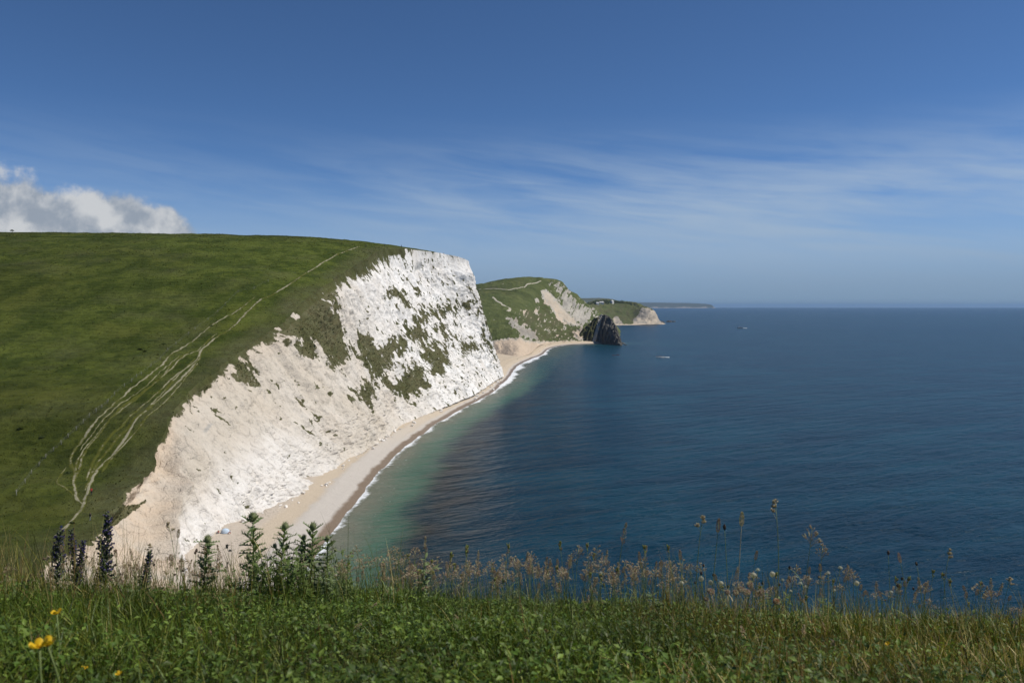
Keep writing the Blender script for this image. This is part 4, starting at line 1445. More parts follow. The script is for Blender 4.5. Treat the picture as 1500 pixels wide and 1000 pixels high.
q = Vector(PZ(967, 523.2, 0)); rz = 1.35
b1 = empty("tour_boat", q, "white open motor boat full of passengers in the near bay", "boat", None, rz)
hull_mesh(9.0, 2.8, 1.15, "hull", M_HULL).build("hull", M_HULL, b1)
MB().box((0, -.4, .30), (1.05, 3.4, .03)).build("deck", plain("deck", (.45, .43, .40), .8, .2), b1, False)
MB().tube([(-1.35, -4.2, .85), (-1.38, 0, .95), (-1.0, 2.9, 1.15), (0, 4.5, 1.35), (1.0, 2.9, 1.15), (1.38, 0, .95), (1.35, -4.2, .85)], .16, 7).build("gunwale_tube", M_DARK, b1)
MB().box((0, 1.0, .75), (.45, .35, .45)).build("console", M_HULL, b1, False)
eng = MB().box((0, -4.75, .75), (.28, .35, .45)).build("outboard_motor", M_DARK, b1, False)
MB().tube([(0, -4.8, .4), (0, -4.85, -.3)], .1, 6).build("shaft", M_DARK, eng)
rot = Matrix.Rotation(rz, 4, 'Z')
for k, (sx, sy, tp) in enumerate(((-.6, -3.2, 'red'), (.6, -3.1, 'black'), (-.6, -2.0, 'orange'), (.6, -1.9, 'red'), (-.6, -.8, 'navy'), (.6, -.7, 'orange'), (0, .2, 'black'), (-.5, 2.2, 'red'), (.5, 2.3, 'navy'))):
    person(q + (rot @ Vector((sx, sy, .45))), rz, 'stand' if k == 6 else 'sit', tp, 'black', "passenger in dark or orange clothes aboard the white open motor boat", "passengers aboard the open motor boat", 1.15)
wake(q + rot @ Vector((0, -4.6, 0)), rz, 5.0, 3.0, "white foam wake trailing behind the open motor boat")
wake(q + rot @ Vector((0, 4.6, 0)), rz, 8.5, 3.8, "white foam along the hull of the open motor boat")

q = Vector(PZ(1084, 480.8, 0)); rz = 1.5
b2 = empty("motor_cruiser", q, "small white cabin cruiser far out on the open sea", "boat", None, rz)
hull_mesh(11, 3.4, 1.3, "hull", M_HULL, .4).build("hull", M_HULL, b2)
MB().box((0, .8, .95), (1.45, 4.0, .06)).build("deck", M_HULL, b2, False)
cb = MB().box((0, .6, 1.75), (1.15, 1.9, .75)).build("cabin", M_HULL, b2, False)
MB().box((0, .6, 1.95), (1.18, 1.6, .28)).build("window", M_PANE, cb, False)
MB().box((0, -3.6, 1.2), (1.2, 1.1, .35)).build("cockpit_seat", M_DARK, b2, False)
MB().tube([(0, .4, 2.5), (0, .2, 4.0)], .06, 5).build("mast", M_WIRE, b2)
wake(q + Matrix.Rotation(rz, 4, 'Z') @ Vector((0, -5, 0)), rz, 13, 4.5, "white foam wake behind the cabin cruiser", 2.0)
b2.scale = (1.5, 1.5, 1.5)

for px, py, lb in ((899, 520.5, "low red kayak with a paddler off the rock promontory"), (905, 520.0, "red kayak just to the right of another kayak off the promontory")):
    q = Vector(PZ(px, py, 0)); rz = 1.2
    kx = empty("kayak", q, lb, "kayak", None, rz)
    hull_mesh(4.6, .8, .36, "hull", M_KAYAK, .5).build("hull", M_KAYAK, kx)
    MB().blob((0, .1, .34), (.36, 2.0, .08), 0, 10, 4).build("deck", M_KAYAK, kx)
    MB().tube([(-1.1, .5, .95), (0, .45, .72), (1.1, .4, .5)], .025, 5).ribbon([(1.0, .41, .52), (1.2, .40, .46), (1.38, .39, .42)], [.08, .2, .12], (0, .3, 1)).build("paddle", M_DARK, kx)
    person(q + Vector((0, 0, .2)), rz, 'sit', 'red', 'black', lb.replace("low red kayak with a paddler off", "paddler sitting in the left kayak off").replace("red kayak just to the right of another kayak off", "paddler sitting in the right kayak off"))
# ================================================================ the near brow we stand on
def zg(x, y):
    x = np.asarray(x, float); y = np.asarray(y, float)
    b = smooth_interp(np.clip(y, -8, 15), [-8, -4, 0, 1.3, 2.5, 3.5, 4.2, 4.9, 6, 8, 11, 15], [61.2, 60.5, 59.62, 59.27, 58.92, 58.61, 58.33, 57.95, 57.0, 54.6, 50.0, 43.0])
    b = b - 0.038 * x * np.clip(y, 0, 6) / 3.6
    return b + fbm(x * 1.5, y * 1.3, 3, 1000) * .055 - 9.0 * sst(np.abs(x), 9, 13.5)


gx_ = np.concatenate([np.linspace(-14, -4.2, 30), np.linspace(-4, 4, 110), np.linspace(4.2, 14, 30)])
gy_ = np.concatenate([np.linspace(-8, 0, 20), np.linspace(.1, 6, 100), np.linspace(6.2, 15, 30)])
XX, YY = np.meshgrid(gx_, gy_)
M_SOIL = plain("thatch", (.050, .050, .018), 1.0, .02, .5, 14)
brow = sheet("ground", XX, YY, zg(XX, YY), {}, M_SOIL, label="grassy brow of the near cliff top")

M_GRASS = leafy("grass_blade", 'tint', trans=.32, rough=.5, spec=.25)


def dry_map(x, y):
    a = x / np.maximum(y, .3)
    n = fbm(x * 1.6, y * 1.9, 4, 1010)
    right = sst(a, .05, .36)
    rim = sst(y, 2.9, 3.8)
    return np.clip(.05 + .85 * right + .42 * rim + n * .75 - .25 * (np.abs(a + .1) < .25), 0, 1)


def sample_xy(n, y0, y1, p=1.0):
    n = int(n)
    y = y0 + (y1 - y0) * RNG.random(n * 2) ** p
    x = RNG.uniform(-1, 1, n * 2) * (.80 * y + 1.0)
    keep = RNG.random(n * 2) < (.80 * y + 1.0) / (.80 * y1 + 1.0)
    x, y = x[keep][:n], y[keep][:n]
    return x, y


def blades(name, x, y, hgt, wid, col, label, tipcol=None, lean=.85):
    n = len(x); z = zg(x, y)
    ang = RNG.uniform(0, 2 * np.pi, n); ld = lean * RNG.uniform(.15, 1.25, n)
    la = RNG.uniform(0, 2 * np.pi, n) * .9 + .4                 # lean direction with a slight drift to one side
    dx, dy = np.cos(la) * ld, np.sin(la) * ld
    sx, sy = np.cos(ang), np.sin(ang)
    V = np.zeros((n, 7, 3)); 
    for k, (t, wf) in enumerate(((0, .8), (.42, 1.0), (.78, .7))):
        cx = x + dx * hgt * t ** 2; cy = y + dy * hgt * t ** 2; cz = z - .01 + hgt * (t - .25 * ld * t ** 2)
        V[:, 2 * k] = np.stack([cx - sx * wid * wf / 2, cy - sy * wid * wf / 2, cz], -1)
        V[:, 2 * k + 1] = np.stack([cx + sx * wid * wf / 2, cy + sy * wid * wf / 2, cz], -1)
    V[:, 6] = np.stack([x + dx * hgt, y + dy * hgt, z + hgt * (1 - .30 * ld)], -1)
    T = np.array([[0, 1, 3], [0, 3, 2], [2, 3, 5], [2, 5, 4], [4, 5, 6]])
    Q = (np.arange(n)[:, None, None] * 7 + T[None]).reshape(-1, 3)
    C = np.repeat(col[:, None, :], 7, 1)
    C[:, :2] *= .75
    if tipcol is not None:
        C[:, 6] = tipcol
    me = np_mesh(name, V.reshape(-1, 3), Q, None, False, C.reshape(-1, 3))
    return tag(link_mesh(name, me, None, [M_GRASS]), label, None, None, 'stuff')


def grass_cols(x, y, extra=0.0):
    n = len(x); d = dry_map(x, y) + extra
    r = RNG.random(n)
    pal = dict(g=np.array([.082, .128, .013]), o=np.array([.150, .165, .024]), s=np.array([.46, .37, .15]), b=np.array([.25, .145, .06]), k=np.array([.045, .072, .009]))
    c = np.where((r < .35)[:, None], pal['k'], np.where((r < .75)[:, None], pal['g'], pal['o']))
    q = RNG.random(n)
    c = np.where((q < d * .55)[:, None], pal['o'] * np.array([1.25, 1.0, .9]), c)
    c = np.where((q < d * .34)[:, None], pal['s'], c)
    c = np.where((q < d * .12)[:, None], pal['b'], c)
    return c * RNG.uniform(.5, 1.5, (n, 1)) * (1 + .55 * fbm(x * 3.2, y * 3.2, 3, 1060))[:, None]


x, y = sample_xy(160000, .45, 5.6, .9)
hh = RNG.uniform(.03, .105, len(x)) * (1 + .75 * fbm(x * 2.2, y * 2.2, 3, 1020))
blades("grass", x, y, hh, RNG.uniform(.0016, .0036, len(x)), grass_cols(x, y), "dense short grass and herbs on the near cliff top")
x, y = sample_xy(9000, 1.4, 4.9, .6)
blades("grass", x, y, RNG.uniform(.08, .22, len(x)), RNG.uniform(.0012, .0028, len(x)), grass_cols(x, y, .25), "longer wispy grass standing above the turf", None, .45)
x, y = sample_xy(17000, 3.0, 4.9, .8)
clump = fbm(x * 4.0, y * 2.0, 3, 1030)
k_ = RNG.random(len(x)) < np.clip(.35 + 1.1 * clump, .06, 1)
x, y, clump = x[k_], y[k_], clump[k_]
lim = np.clip(.14 + .09 * (x / y < -.12) + .16 * clump, .06, .40)
blades("grass", x, y, lim * RNG.uniform(.5, 1.5, len(x)), RNG.uniform(.0012, .0024, len(x)), grass_cols(x, y, .55), "thin brownish grass fringing the cliff edge", None, .35)

# broad-leaved herbs in the turf
def herbs(name, x, y, size, hgt, col, label):
    n = len(x); z = zg(x, y) + hgt
    ang = RNG.uniform(0, 2 * np.pi, n); tilt = RNG.uniform(-.2, .9, n); roll = RNG.uniform(-.6, .6, n)
    d = np.stack([np.cos(ang) * np.cos(tilt), np.sin(ang) * np.cos(tilt), np.sin(tilt)], -1)
    s_ = np.stack([-np.sin(ang), np.cos(ang), 0 * ang], -1)
    upv = np.cross(s_, d) * -1
    s_ = s_ * np.cos(roll)[:, None] + upv * np.sin(roll)[:, None]
    upn = np.cross(d, s_)
    b = np.stack([x, y, z], -1); L_ = size[:, None]
    V = np.stack([b, b + d * L_ * .45 - s_ * L_ * .27 + upn * L_ * .07, b + d * L_ * .5, b + d * L_ * .45 + s_ * L_ * .27 + upn * L_ * .07, b + d * L_ * 1.0 - upn * L_ * .10], 1)
    T = np.array([[0, 1, 2], [0, 2, 3], [1, 4, 2], [2, 4, 3]])
    Q = (np.arange(n)[:, None, None] * 5 + T[None]).reshape(-1, 3)
    me = np_mesh(name, V.reshape(-1, 3), Q, None, False, np.repeat(col, 5, 0))
    return tag(link_mesh(name, me, None, [M_GRASS]), label, None, None, 'stuff')


x, y = sample_xy(130000, .5, 4.6, .85)
a = x / y
keep = RNG.random(len(x)) < np.clip(1.0 - 1.6 * np.abs(a + .10) + .9 * fbm(x * 2.2, y * 2.2, 3, 1040) + .5 * (y < 1.9), .12, 1)
x, y = x[keep], y[keep]
col = np.where((RNG.random(len(x)) < .5)[:, None], np.array([[.062, .108, .015]]), np.array([[.125, .178, .030]])) * RNG.uniform(.45, 1.5, (len(x), 1)) * (1 + .6 * fbm(x * 3.2, y * 3.2, 3, 1060))[:, None]
herbs("ground_herbs", x, y, RNG.uniform(.008, .025, len(x)), RNG.uniform(.005, .085, len(x)) * (1 + .5 * fbm(x * 2.2, y * 2.2, 3, 1020)), col, "small leafy herbs growing through the turf")

# ---------------------------------------------------------------- plant prototypes
G_STEM = leafy("green_stem", None, (.20, .25, .085), .15, .6, .2)
G_DRYSTEM = leafy("straw_stem", None, (.46, .38, .22), .15, .7, .2)
G_BROWN = leafy("brown_spikelet", None, (.40, .27, .18), .35, .8, .1)
G_PURPLE = leafy("purple_spikelet", None, (.40, .30, .20), .35, .8, .1)
G_STRAW = leafy("straw_spikelet", None, (.62, .53, .36), .4, .8, .1)
G_GREENSP = leafy("green_spikelet", None, (.34, .36, .10), .4, .7, .15)
G_DARK = plain("dark_seed", (.055, .040, .035), .9, .1)
G_PINK = leafy("pink_floret", None, (.50, .30, .28), .3, .8, .1)
G_FLUFF = leafy("seed_fluff", None, (.60, .57, .50), .45, .9, .05, .08)
G_LEAF = leafy("herb_leaf", None, (.125, .18, .045), .35, .6, .2)
G_THISTLE = leafy("thistle_leaf", None, (.21, .27, .12), .35, .6, .2)
G_SPINE = leafy("thistle_spine", None, (.40, .42, .26), .2, .6, .2)
G_HEADGREEN = leafy("bud_green", None, (.22, .25, .12), .2, .7, .15)
G_BLUE = leafy("violet_blue_petal", None, (.12, .105, .235), .35, .7, .1)
G_BLUE2 = leafy("deep_violet_petal", None, (.085, .075, .165), .3, .7, .1)
G_HAIRY = leafy("bristly_green", None, (.15, .18, .095), .3, .8, .1)
G_YELLOW = leafy("yellow_petal", None, (.78, .50, .02), .35, .5, .2, .1)
G_ORANGE = leafy("fading_pink_petal", None, (.62, .38, .24), .35, .7, .1)
RP = random.Random(21)


def curve(h, bend=.06, n=5):
    a = RP.random() * 6.28
    return [Vector((math.cos(a) * bend * (i / n) ** 2 * h, math.sin(a) * bend * (i / n) ** 2 * h, h * i / n)) for i in range(n + 1)]


def proto(name, label, cat, group=None):
    return empty(name, (0, -40, 0), label, cat, group)


def spikelet(mb, p, d, L_, w_, mi=0):
    mb.blob(p + d * L_ * .5, (w_, w_, L_ * .55), mi, 4, 3, .3, d)


def dirv(az, el): return Vector((math.cos(az) * math.cos(el), math.sin(az) * math.cos(el), math.sin(el)))


def leaf_blade(base, az, L_, w_, droop=.6):
    mb = MB(); pts = []
    for i in range(6):
        t = i / 5
        pts.append(Vector(base) + Vector((math.cos(az) * L_ * (.35 * t + .35 * t * t), math.sin(az) * L_ * (.35 * t + .35 * t * t), L_ * (.85 * t - droop * t * t * .8))))
    return mb.ribbon(pts, [w_ * .6, w_, w_, w_ * .8, w_ * .5, .0004], (-math.sin(az), math.cos(az), 0), 0, .12)


def grass_plant(kind, h=.5):
    """Stem, a leaf or two and the seed head of one kind; built at height h."""
    t = proto("grass_stem", None, "grass stem")
    c = curve(h, RP.uniform(.03, .16))
    smat = G_DRYSTEM if kind in ('dry', 'spike_pale') else G_STEM
    tipz = c[-1]; ax = (c[-1] - c[-2]).normalized()
    MB().tube(c, [.0018, .0017, .0016, .0014, .0012, .0009], 4).build("stem", smat, t)
    hd = MB(); mats = [G_BROWN, G_STRAW]
    if kind == 'cocksfoot':
        mats = [G_STRAW, G_PURPLE]
        for zf, out, n in ((0, .004, 16), (-.022, .012, 14), (-.045, .020, 12)):
            az = RP.random() * 6.28
            cen = tipz + ax * zf + dirv(az, .5) * out
            hd.tube([tipz + ax * (zf - .02), cen], .0005, 3)
            for k in range(n):
                d = (ax * 1.1 + dirv(RP.random() * 6.28, RP.uniform(-.5, .6))).normalized()
                spikelet(hd, cen + dirv(RP.random() * 6.28, RP.uniform(-1, 1)) * .006, d, RP.uniform(.009, .014), .0030, RP.choice((0, 0, 1)))
    elif kind in ('spike_pale', 'spike_brown', 'spike_pink'):
        mats = dict(spike_pale=[G_STRAW, G_GREENSP], spike_brown=[G_BROWN, G_PURPLE], spike_pink=[G_PINK, G_STRAW])[kind]
        n = 60; L_ = .058
        for k in range(n):
            f = k / n; az = k * 2.4
            w_ = .0055 * math.sin(math.pi * min(1, f * .85 + .15)) + .001
            p = tipz - ax * L_ * (1 - f) + dirv(az, 0) * w_
            spikelet(hd, p, (ax + dirv(az, .3) * .55).normalized(), RP.uniform(.006, .009), .0016, RP.choice((0, 0, 1)))
    elif kind == 'plantain':
        mats = [G_DARK, G_BROWN]
        for k in range(44):
            f = k / 44; az = k * 2.4
            w_ = .0058 * math.sin(math.pi * (f * .8 + .15))
            hd.blob(tipz - ax * .024 * (1 - f) + dirv(az, 0) * w_, (.0022, .0022, .0026), RP.choice((0, 0, 0, 1)), 5, 3, .3)
    elif kind == 'brome':
        mats = [G_PURPLE, G_STRAW]
        for k in range(30):
            f = RP.random(); base = tipz - ax * .10 * (1 - f); az = RP.random() * 6.28
            L_ = .030 * (1.1 - f)
            mid = base + dirv(az, .9) * L_; end = mid + dirv(az, .35) * L_ * .5
            hd.tube([base, mid, end], .0004, 3, 0)
            spikelet(hd, end, (dirv(az, -.2) * .5 + ax * .5).normalized(), RP.uniform(.012, .019), .0027, RP.choice((0, 0, 1)))
    elif kind == 'softbrome':
        mats = [G_GREENSP, G_BROWN]
        for k in range(14):
            f = RP.random(); base = tipz - ax * .05 * (1 - f); az = RP.random() * 6.28
            d = (ax + dirv(az, .2) * .45).normalized()
            hd.tube([base, base + d * .008], .0004, 3, 0)
            spikelet(hd, base + d * .008, d, RP.uniform(.015, .022), .0036, RP.choice((0, 0, 0, 1)))
    elif kind == 'feather':
        mats = [G_BROWN, G_STRAW]
        for k in range(80):
            f = RP.random(); base = tipz - ax * .12 * (1 - f); az = RP.random() * 6.28
            L_ = .022 * (1.05 - f) * RP.uniform(.5, 1)
            d = (ax * 1.2 + dirv(az, .1)).normalized()
            hd.tube([base, base + d * L_], .0003, 3, 0)
            spikelet(hd, base + d * L_, d, .0078, .0017, RP.choice((0, 0, 1)))
    hd.build("seed_head", mats, t)
    for k in range(RP.choice((1, 1, 2))):
        leaf_blade(c[RP.choice((1, 2))], RP.random() * 6.28, RP.uniform(.09, .17), .0035).build("leaf", G_STEM if smat is G_STEM else G_DRYSTEM, t)
    t['top'] = [c[-1].x, c[-1].y, c[-1].z]
    return t


def clock_plant(h=.3, r=.013, full=True):
    t = proto("seed_clock", None, "seed head")
    c = curve(h, .05)
    MB().tube(c, .0011, 5).build("stem", G_STEM, t)
    top = c[-1]
    f = MB().blob(top, (r * .22, r * .22, r * .22), 0, 6, 4)
    n = 170 if full else 90
    for k in range(n):
        z = 1 - 2 * (k + .5) / n
        if not full and z < -.1: continue
        az = k * 2.39996; d = Vector((math.cos(az) * math.sqrt(1 - z * z), math.sin(az) * math.sqrt(1 - z * z), z))
        tip = top + d * r * RP.uniform(.85, 1.05)
        o = d.orthogonal().normalized(); o2 = d.cross(o)
        b = len(f.v)
        f.v += [top + d * r * .2 - o * .0002, top + d * r * .2 + o * .0002, tip]
        f.face((b, b + 1, b + 2))
        s_ = r * .17; b = len(f.v)
        f.v += [tip + o * s_, tip + o2 * s_, tip - o * s_, tip - o2 * s_]
        f.face((b, b + 1, b + 2, b + 3))
    f.build("fluff", G_FLUFF, t)
    MB().blob(top - Vector((0, 0, r * .3)), (r * .3, r * .3, r * .35), 0, 6, 4).build("bract", G_HEADGREEN, t)
    t['top'] = list(top)
    return t


def bugloss(h=.48, thick=1.0, dull=False):
    t = proto("bugloss_plant", None, "wild flower")
    c = curve(h, .07, 8)
    MB().tube(c, [.0045 - .0003 * i for i in range(9)], 6).build("stem", G_HAIRY, t)
    def at(f):
        f = min(.999, max(0, f)) * 8; i = int(f); return c[i].lerp(c[i + 1], f - i)
    lf = MB()
    for k in range(46):
        f = RP.uniform(.0, .75); az = RP.random() * 6.28; L_ = .075 * (1.05 - f); d = dirv(az, .35)
        p = at(f)
        lf.ribbon([p, p + d * L_ * .4 + Vector((0, 0, L_ * .12)), p + d * L_ * .75 + Vector((0, 0, L_ * .06)), p + d * L_], [.004, .010, .008, .001], (-math.sin(az), math.cos(az), 0), 0, .15)
    lf.build("leaf", G_HAIRY, t)
    cy = MB(); fl = MB()
    nc = 64
    for k in range(nc):
        f = .30 + .70 * k / nc; az = k * 2.4 + RP.uniform(-.3, .3); p = at(f)
        L_ = (.026 * (1.08 - f) + .010) * thick; d = dirv(az, RP.uniform(.2, .9))
        cy.tube([p, p + d * L_ * .6, p + d * L_ + Vector((0, 0, -.004))], [.0028, .003, .0022], 4)
        for j in range(5):
            q = p + d * L_ * (.35 + .17 * j) + Vector((RP.uniform(-.004, .004), RP.uniform(-.004, .004), .004))
            cy.blob(q, (.0035, .0035, .005), 0, 5, 3, .4)
            if RP.random() < (.62 if f < .93 else .2):
                dd = (d + dirv(RP.random() * 6.28, RP.uniform(-.3, .8)) * .7).normalized()
                o = dd.orthogonal().normalized(); o2 = dd.cross(o); e = q + dd * RP.uniform(.009, .014); b = len(fl.v); w_ = RP.uniform(.0045, .0075)
                fl.v.append(q)
                for m_ in range(5):
                    a_ = m_ * 1.2566
                    fl.v.append(e + (o * math.cos(a_) + o2 * math.sin(a_)) * w_)
                mi = RP.choice((0, 0, 1))
                for m_ in range(5):
                    fl.face((b, b + 1 + m_, b + 1 + (m_ + 1) % 5), mi)
    cy.build("calyx_spike", G_HAIRY, t)
    fl.build("flower_spike", [G_BLUE2, G_BLUE] if dull else [G_BLUE, G_BLUE2], t)
    t['top'] = list(c[-1])
    return t


def thistle(h=.5, r=.021, seed=0):
    t = proto("thistle_plant", None, "thistle")
    R_ = random.Random(seed)
    c = curve(h, .05, 6)
    st = MB().tube(c, [.006, .0055, .005, .0045, .004, .0036, .003], 6)
    st.build("stem", G_THISTLE, t)
    def spiny(mb, p, az, L_, el):
        d = dirv(az, el); s_ = Vector((-math.sin(az), math.cos(az), 0)); n = 5
        mid = [p + d * L_ * i / n + Vector((0, 0, -L_ * .25 * (i / n) ** 2)) for i in range(n + 1)]
        mb.ribbon(mid, [L_ * w_ for w_ in (.08, .16, .20, .16, .10, .006)], s_, 0, .2)
        for i in range(1, n):
            for sg in (-1, 1):
                tip = mid[i] + s_ * sg * L_ * (.26 - .03 * i) + d * L_ * .10 + Vector((0, 0, R_.uniform(-.02, .10) * L_))
                b = len(mb.v)
                mb.v += [mid[i] - d * L_ * .10, mid[i] + d * L_ * .09, tip]
                mb.face((b, b + 1, b + 2), 0)
                b = len(mb.v); mb.v += [mid[i] + s_ * sg * L_ * .1, mid[i] + s_ * sg * L_ * .1 + d * .0015, tip + s_ * sg * .004]
                mb.face((b, b + 1, b + 2), 1)
    for k in range(52):
        f = (.05 + .95 * (k / 52) ** .8) * .985 + R_.uniform(-.012, .012); f = min(.98, max(.02, f)); i = min(5, int(f * 6)); p = c[i].lerp(c[i + 1], f * 6 - i)
        mb = MB(); spiny(mb, p, k * 2.4 + R_.uniform(-.4, .4), R_.uniform(.080, .13) * (1.12 - .40 * f), R_.uniform(.05, .9))
        mb.build("leaf", [G_THISTLE, G_SPINE], t)
    heads = [(c[-1], r)]
    for k in range(2):
        i = R_.choice((2, 3, 4)); az = R_.random() * 6.28
        e = c[i] + dirv(az, .8) * R_.uniform(.05, .09)
        MB().tube([c[i], c[i] + dirv(az, .4) * .03, e], [.003, .0028, .0024], 5).build("branch", G_THISTLE, t)
        heads.append((e, r * R_.uniform(.45, .65)))
    for p, rr in heads:
        hb = MB().blob(p, (rr * .78, rr * .78, rr), 0, 9, 6, .12)
        for k in range(60):
            z = 1 - 1.75 * (k + .5) / 60; az = k * 2.4; d = Vector((math.cos(az) * math.sqrt(max(0, 1 - z * z)), math.sin(az) * math.sqrt(max(0, 1 - z * z)), z))
            o = d.orthogonal().normalized() * rr * .12; q = p + Vector((d.x * rr * .72, d.y * rr * .72, d.z * rr * .95)); b = len(hb.v)
            hb.v += [q - o, q + o, q + (d + Vector((0, 0, .5))) * rr * R_.uniform(.35, .62)]
            hb.face((b, b + 1, b + 2), R_.choice((0, 0, 1)))
        hb.build("flower_bud", [G_HEADGREEN, G_SPINE], t)
    t['top'] = list(c[-1] + Vector((0, 0, r)))
    return t


def leafy_weed(h=.34, seed=0, mat=None):
    t = proto("leafy_weed", None, "weed")
    R_ = random.Random(seed); mat = mat or G_LEAF
    st, lf = MB(), MB()
    for s_ in range(4):
        az0 = R_.random() * 6.28
        pts = [Vector((math.cos(az0) * .07 * f * f, math.sin(az0) * .07 * f * f, h * R_.uniform(.7, 1.0) * f if f else 0)) for f in (0, .3, .6, 1)]
        st.tube(pts, [.003, .0025, .002, .001], 5)
        for k in range(20):
            f = R_.uniform(.1, 1); i = min(2, int(f * 3)); p = pts[i].lerp(pts[i + 1], f * 3 - i)
            az = R_.random() * 6.28; L_ = R_.uniform(.022, .05); d = dirv(az, R_.uniform(-.1, .8))
            lf.ribbon([p, p + d * L_ * .35, p + d * L_ * .7 - Vector((0, 0, .002)), p + d * L_ - Vector((0, 0, .006))], [.002, L_ * .34, L_ * .26, .0006], (-math.sin(az), math.cos(az), 0), 0, .12)
    st.build("stem", G_STEM, t); lf.build("foliage", mat, t)
    t['top'] = [0, 0, h]
    return t


def yellow_flower(h=.12):
    t = proto("yellow_flower", None, "wild flower")
    c = curve(h, .1)
    MB().tube(c, .0010, 5).build("stem", G_STEM, t)
    for k in range(5):
        az = k * 1.2566 + RP.uniform(-.2, .2); d = dirv(az, .35); mb = MB(); p = c[-1]; r = .0082
        mb.ribbon([p, p + d * r * .45 + Vector((0, 0, .001)), p + d * r * .85 + Vector((0, 0, .003)), p + d * r + Vector((0, 0, .004))], [.002, .0064, .0075, .004], (-math.sin(az), math.cos(az), 0), 0, .22)
        mb.build("petal", G_YELLOW, t)
    MB().blob(c[-1] + Vector((0, 0, .002)), (.0022, .0022, .002), 0, 7, 4, .2).build("flower_centre", G_YELLOW, t)
    t['top'] = list(c[-1])
    return t


def clover_head(h=.11, mats=None):
    t = proto("faded_clover", None, "wild flower")
    c = curve(h, .08)
    MB().tube(c, .0011, 5).build("stem", G_STEM, t)
    hd = MB(); r = .0085
    for k in range(60):
        z = 1 - 1.8 * (k + .5) / 60; az = k * 2.4; d = Vector((math.cos(az) * math.sqrt(max(0, 1 - z * z)), math.sin(az) * math.sqrt(max(0, 1 - z * z)), z))
        spikelet(hd, c[-1] + d * r * .45, (d + Vector((0, 0, .35))).normalized(), r * .75, .0011, RP.choice((0, 0, 1)))
    hd.build("flower_head", mats or [G_ORANGE, G_STRAW], t)
    t['top'] = list(c[-1] + Vector((0, 0, r)))
    return t


def dry_tuft():
    t = proto("dry_flower_clump", None, "wild flower")
    for k in range(11):
        x_, y_ = RP.uniform(-.15, .15), RP.uniform(-.05, .05); hh_ = .19 + .05 * math.cos(x_ * 9) + RP.uniform(-.05, .02)
        MB().tube([(x_ * .4, y_, 0), (x_ * .8, y_, hh_ * .6), (x_, y_, hh_)], .0014, 5).build("stem", G_DRYSTEM, t)
        hd = MB(); r = RP.uniform(.012, .017)
        for m_ in range(60):
            z = 1 - 2 * (m_ + .5) / 60; az = m_ * 2.4; d = Vector((math.cos(az) * math.sqrt(1 - z * z), math.sin(az) * math.sqrt(1 - z * z), z))
            spikelet(hd, Vector((x_, y_, hh_)) + d * r * .5, (d + Vector((0, 0, .2))).normalized(), r * .6, .0019, RP.choice((0, 1, 2)))
        hd.build("flower_head", [G_STRAW, G_PINK, G_FLUFF], t)
    t['top'] = [0, 0, .26]
    return t


def scabious_head(h=.3):
    t = proto("dark_seed_stem", None, "seed head")
    c = curve(h, .03)
    MB().tube(c, .0013, 5).build("stem", G_DRYSTEM, t)
    hd = MB()
    for m_ in range(36):
        z = 1 - 1.3 * (m_ + .5) / 36; az = m_ * 2.4; d = Vector((math.cos(az) * math.sqrt(1 - z * z), math.sin(az) * math.sqrt(1 - z * z), z))
        spikelet(hd, c[-1], d, .010, .0016, RP.choice((0, 0, 1)))
    hd.build("seed_head", [G_DARK, G_BROWN], t)
    t['top'] = list(c[-1])
    return t


USED = set()


def place(p, px, py, d, label, group=None, off=None, rz=None):
    """Stand a plant on the turf so that its top comes at the height the photograph shows."""
    first = p.name not in USED
    o = p if first else copy_tree(p)
    USED.add(p.name)
    top = P(px, py, d)
    lx, ly = off if off else (RP.uniform(-.05, .05), RP.uniform(-.04, .04))
    bx_, by_ = top[0] - lx, top[1] - ly
    bz = float(zg(bx_, by_)) - .004
    h = max(.03, top[2] - bz)
    t3 = Vector(p['top'])
    s = h / t3.z
    o.scale = (max(.75, min(1.5, s)), max(.75, min(1.5, s)), s)
    rz = RP.random() * 6.28 if rz is None else rz
    # rotate about z, then lean so that the tip lands at the offset
    tz = Matrix.Rotation(rz, 3, 'Z') @ Vector((t3.x * o.scale[0], t3.y * o.scale[0], h))
    want = Vector((lx, ly, h))
    q = tz.rotation_difference(want)
    o.rotation_mode = 'QUATERNION'
    o.rotation_quaternion = q @ Matrix.Rotation(rz, 3, 'Z').to_quaternion()
    o.location = (bx_, by_, bz)
    for k in ('label', 'group'):
        if k in o: del o[k]
    return tag(o, label, None, group)


